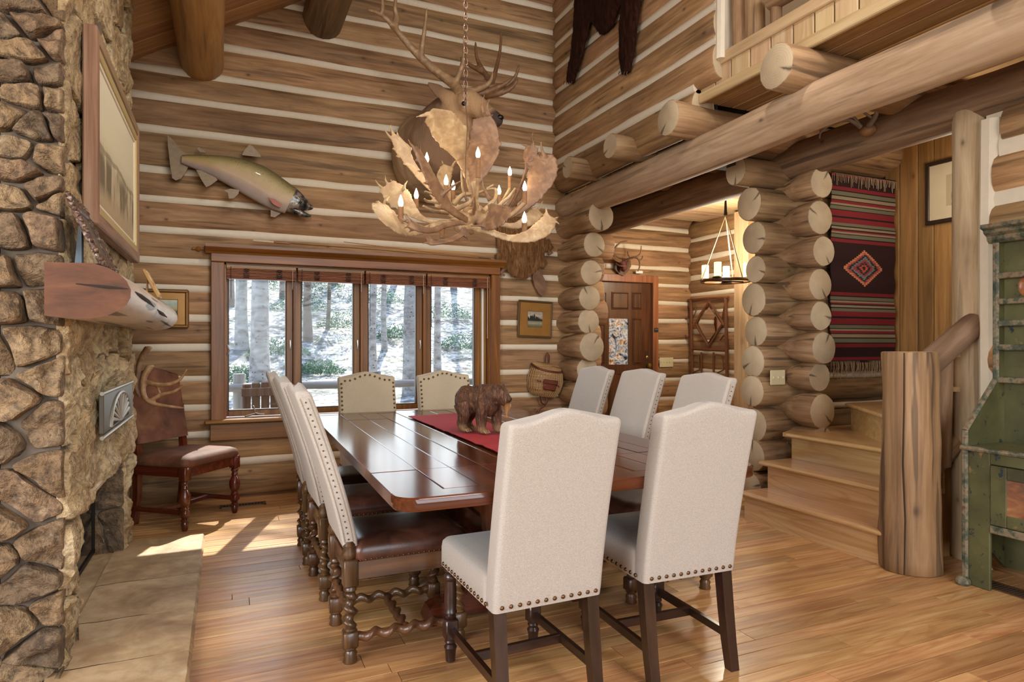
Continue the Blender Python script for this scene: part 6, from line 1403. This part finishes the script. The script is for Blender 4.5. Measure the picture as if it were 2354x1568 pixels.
# ================================================================ OUTSIDE THE WINDOW
def gz_(x, y):
    b = -.25+.085*max(0, y-7)+.0*x
    if y > 15: b += (.20+.006*max(-6,min(10,x)))*(y-15)
    return b+.12*nz(x*.35, y*.35, 1)+.05*nz(x*1.3, y*1.3, 4)
GR = NT('forest_floor', .95); _v = GR.coord((1,1,1), rnd=False); _n = GR.noise(_v, 1.6, 6, .78); _m = GR.noise(_v, 6, 4, .75)
_c = GR.ramp(_n, [(.36,'4c5448'),(.46,'8a8a88'),(.53,'c9c8ca'),(.60,'a4ad86'),(.68,'d0d0d4')]); _c = GR.mix(GR.ramp(_m, [(.40,grey(.85)),(.52,grey(0))]), _c, srgb('44483f')); GR.base(_c)
ground = struct('ground'); mb = MB()
mb.grid(70, 60, lambda u, v: (lerp(-22,40,u), lerp(5.96,60,v*v), gz_(lerp(-22,40,u), lerp(5.96,60,v*v)))); mb.build('forest_ground', GR.mat, ground, 60)
BK = NT('pale_bark', .9); _n = BK.noise(BK.coord((2,9,9)), 1, 6, .65); _s = BK.n('TexVoronoi', {'feature':'F1'}, Vector=BK.coord((6,9,9)), Scale=1.6).outputs['Distance']
_c = BK.ramp(_n, [(.3,'7c7068'),(.5,'b3aaa2'),(.75,'d8d2cc')]); _c = BK.mix(BK.ramp(_s, [(.12,grey(.9)),(.2,grey(0))]), _c, srgb('4a403a')); BK.base(_c); BK.bump(_n, .8, .02)
BK2 = NT('brown_bark', .9); _n = BK2.noise(BK2.coord((2,9,9)), 1, 6, .65); BK2.base(BK2.ramp(_n, [(.3,'5c4a40'),(.5,'8c7a6e'),(.75,'b4a598')])); BK2.bump(_n, .8, .02)
LF = NT('spruce_needles', .8); _n = LF.noise(LF.coord((1,1,1)), 3, 3); LF.base(LF.ramp(_n, [(.3,'3c5444'),(.55,'6d8a6c'),(.8,'9fb48c')]))
def spruce(px_, Y, w, lab, grp, mat=BK.mat, leaf=0, z0=1.4, z1=6.5, spread=1.3, seed=0, lean=0):
    p = at(px_, 790, Y); g0 = gz_(p.x, Y); t = thing('pine_tree', lab, 'tree', (p.x, Y, g0), 0, grp); rg = random.Random(seed+int(px_)); H = 9.0
    mb = MB(); Ls = []
    for i in range(19):
        s = i/18; z = -.2+s*H; r = w*(1.25-.25*min(1,s*8))*(1-.5*s)
        Ls.append([(lean*z+.05*nz(z*.5,px_)+r*math.cos(a*PI/6)*(1+.06*nz(z*2,a)), r*math.sin(a*PI/6)*(1+.06*nz(z*2,a+9)), z) for a in range(12)])
    mb.loops(Ls).build('trunk', mat, t, 60)
    if leaf:
        f = MB()
        for _ in range(leaf):
            z = rg.uniform(z0, z1); a = rg.uniform(0, 2*PI); L = spread*rg.uniform(.5,1.1)*(1.1-.08*z); d = Vector((math.cos(a), math.sin(a), -.25)); sd = Vector((-math.sin(a), math.cos(a), 0))
            b = Vector((lean*z,0,z)); prev = None
            for k in range(9):
                q = b+d*(L*(.2+.1*k))+Vector((0,0,-.02*k*k*.3))
                for s in (-1, 1):
                    e = q+sd*s*rg.uniform(.08,.2)+d*.1+Vector((0,0,rg.uniform(-.10,.03))); f.add([q, q+d*.035, e], [(0,1,2)])
        o = f.build('foliage', LF.mat, t, 0); o['kind'] = 'stuff'
    return t
spruce(598, 14.0, .19, 'thick pale tree trunk nearest the window, left pane', 'trees outside', leaf=0)
spruce(556, 17.5, .15, 'pale trunk just left of the thickest tree, left pane', 'trees outside', leaf=60, z0=2.2, spread=1.6)
spruce(531, 22, .10, 'slim far trunk at the left edge of the window', 'trees outside', BK2.mat, leaf=90, z0=1.5, spread=1.6)
spruce(649, 23, .09, 'slim brown trunk at the right edge of the left pane', 'trees outside', BK2.mat, leaf=110, z0=2.2, spread=1.8)
spruce(708, 18, .11, 'brown trunk at the left of the second pane', 'trees outside', BK2.mat, leaf=30, z0=3.5)
spruce(753, 19, .055, 'slender leaning sapling in the second pane', 'trees outside', BK2.mat, leaf=110, z0=1.2, z1=4, spread=1.0, lean=.04)
spruce(769, 25, .11, 'bushy spruce behind the sapling in the second pane', 'trees outside', BK2.mat, leaf=170, z0=1.2, z1=5, spread=1.7)
spruce(858, 13.5, .085, 'pale trunk at the left of the third pane', 'trees outside', leaf=240, z0=4.4, z1=8.8, spread=2.4)  # high crown out of view, added as a sun block
spruce(884, 17, .075, 'thin pale trunk beside it in the third pane', 'trees outside')
spruce(908, 25, .13, 'dark far trunk in the middle of the third pane', 'trees outside', BK2.mat, leaf=60, z0=3)
spruce(945, 12.5, .155, 'thick pale trunk at the right of the third pane', 'trees outside', leaf=260, z0=4.2, z1=8.8, spread=2.6)  # dense unseen crown added to block sun from the right-hand panes
spruce(1006, 14.5, .085, 'pale trunk at the left of the rightmost pane', 'trees outside', leaf=220, z0=4.6, z1=8.8, spread=2.6)  # foliage above the view, added to keep sun off the floor
spruce(1043, 24, .12, 'brown trunk in the middle of the rightmost pane', 'trees outside', BK2.mat, leaf=60, z0=3.2)
for i, (x, Y) in enumerate(((500,34),(575,38),(622,33),(680,40),(730,36),(795,34),(840,42),(930,38),(980,35),(1075,36),(1110,31))):
    spruce(x, Y, .13, ['distant spruce far left on the hillside outside','distant spruce behind the thickest trunk outside','distant spruce right of the thickest trunk outside','distant spruce at the left of the second pane','distant spruce behind the leaning sapling','distant spruce at the right of the second pane','distant spruce at the left of the third pane','distant spruce behind the thick trunk of the third pane','distant spruce between the third and fourth panes','distant spruce at the right of the last pane','distant spruce hidden by the window frame on the right'][i], 'distant hillside spruces', BK2.mat, leaf=170, z0=.4, z1=8, spread=2.4, seed=i*7)
# rail fence and garden chair
fe = thing('rail_fence', 'low pale log rail fence outside the window', 'fence')
FW = wood('weathered_rail', ('8a8278','b4aca0','cfc8be'), 'x', 14, .9, .8, .05, cracks=.4)
for z in (.68, .25): make_log((-3, 9.0, z), (8, 9.0, z+.02), .055, .05, 'rail', fe, [FW, FW], int(z*100))
for x in (-2.4, .15, 1.92, 4.4, 6.4): make_log((x, 9.06, -.3), (x, 9.06, .86), .075, .075, 'post', fe, [FW, FW], int(x*10)+300)
gc = thing('garden_chair', 'weathered slatted wooden garden chair outside the left pane', 'garden chair', (.39, 7.55, -.22), math.radians(8))
GW = wood('weathered_slat', ('6e5442','94765e','b09880'), 'z', 16, 1, .8, .08, cracks=.3)
for k in range(5): MB().box(-.235+k*.096,-.15+k*.096,-.02,.0,.36,1.02+.03*math.sin((k+.5)/5*PI),.006).build('back_slat', GW, gc, 30)
for z in (.62,.90): MB().box(-.25,.25,-.045,-.02,z,z+.09,.006).build('back_rail', GW, gc, 30)
for k in range(5): MB().box(-.25,.25,.02+k*.095,.10+k*.095,.38-.012*k,.40-.012*k,.005).build('seat_slat', GW, gc, 30)
for s in (-1,1):
    MB().box(s*.27-.03,s*.27+.03,-.05,.55,.55,.575,.006).build('arm', GW, gc, 30); MB().box(s*.26-.02,s*.26+.02,.44,.52,0,.55,.006).build('front_leg', GW, gc, 30); MB().box(s*.26-.02,s*.26+.02,-.04,.04,0,.55,.006).build('rear_leg', GW, gc, 30)

for i, (x, Y, w) in enumerate(((540,15,.5),(640,17,.6),(690,21,.8),(735,15.5,.45),(800,19,.7),(870,22,.8),(915,18,.5),(1025,20,.7),(1065,17,.6),(655,24,.9))):
    p = at(x, 790, Y); t = thing('forest_shrub', ['low green shrub left of the thickest trunk','low green shrub right of the thickest trunk','leafy shrub at the foot of the brown trunk','small shrub below the leaning sapling','green shrub at the right of the second pane','shrub behind the thin trunks of the third pane','small shrub in the middle of the third pane','shrub by the brown trunk of the last pane','green shrub at the right of the last pane','shrub far up the slope in the left pane'][i], 'shrub', (p.x, Y, gz_(p.x, Y)), 0, 'shrubs on the forest slope'); rg = random.Random(i); f = MB()
    for _ in range(1000):
        a, b_, r = rg.uniform(0,2*PI), rg.uniform(0,1), w*rg.uniform(.3,1); c_ = Vector((r*math.cos(a)*1.3, r*math.sin(a), w*.9*b_*(1.2-r/w))); d = Vector((rg.uniform(-1,1),rg.uniform(-1,1),rg.uniform(-.2,1))).normalized()*.07; e = d.orthogonal().normalized()*.02
        f.add([c_-e, c_+e, c_+d], [(0,1,2)])
    o = f.build('foliage', LF.mat, t, 0); o['kind'] = 'stuff'
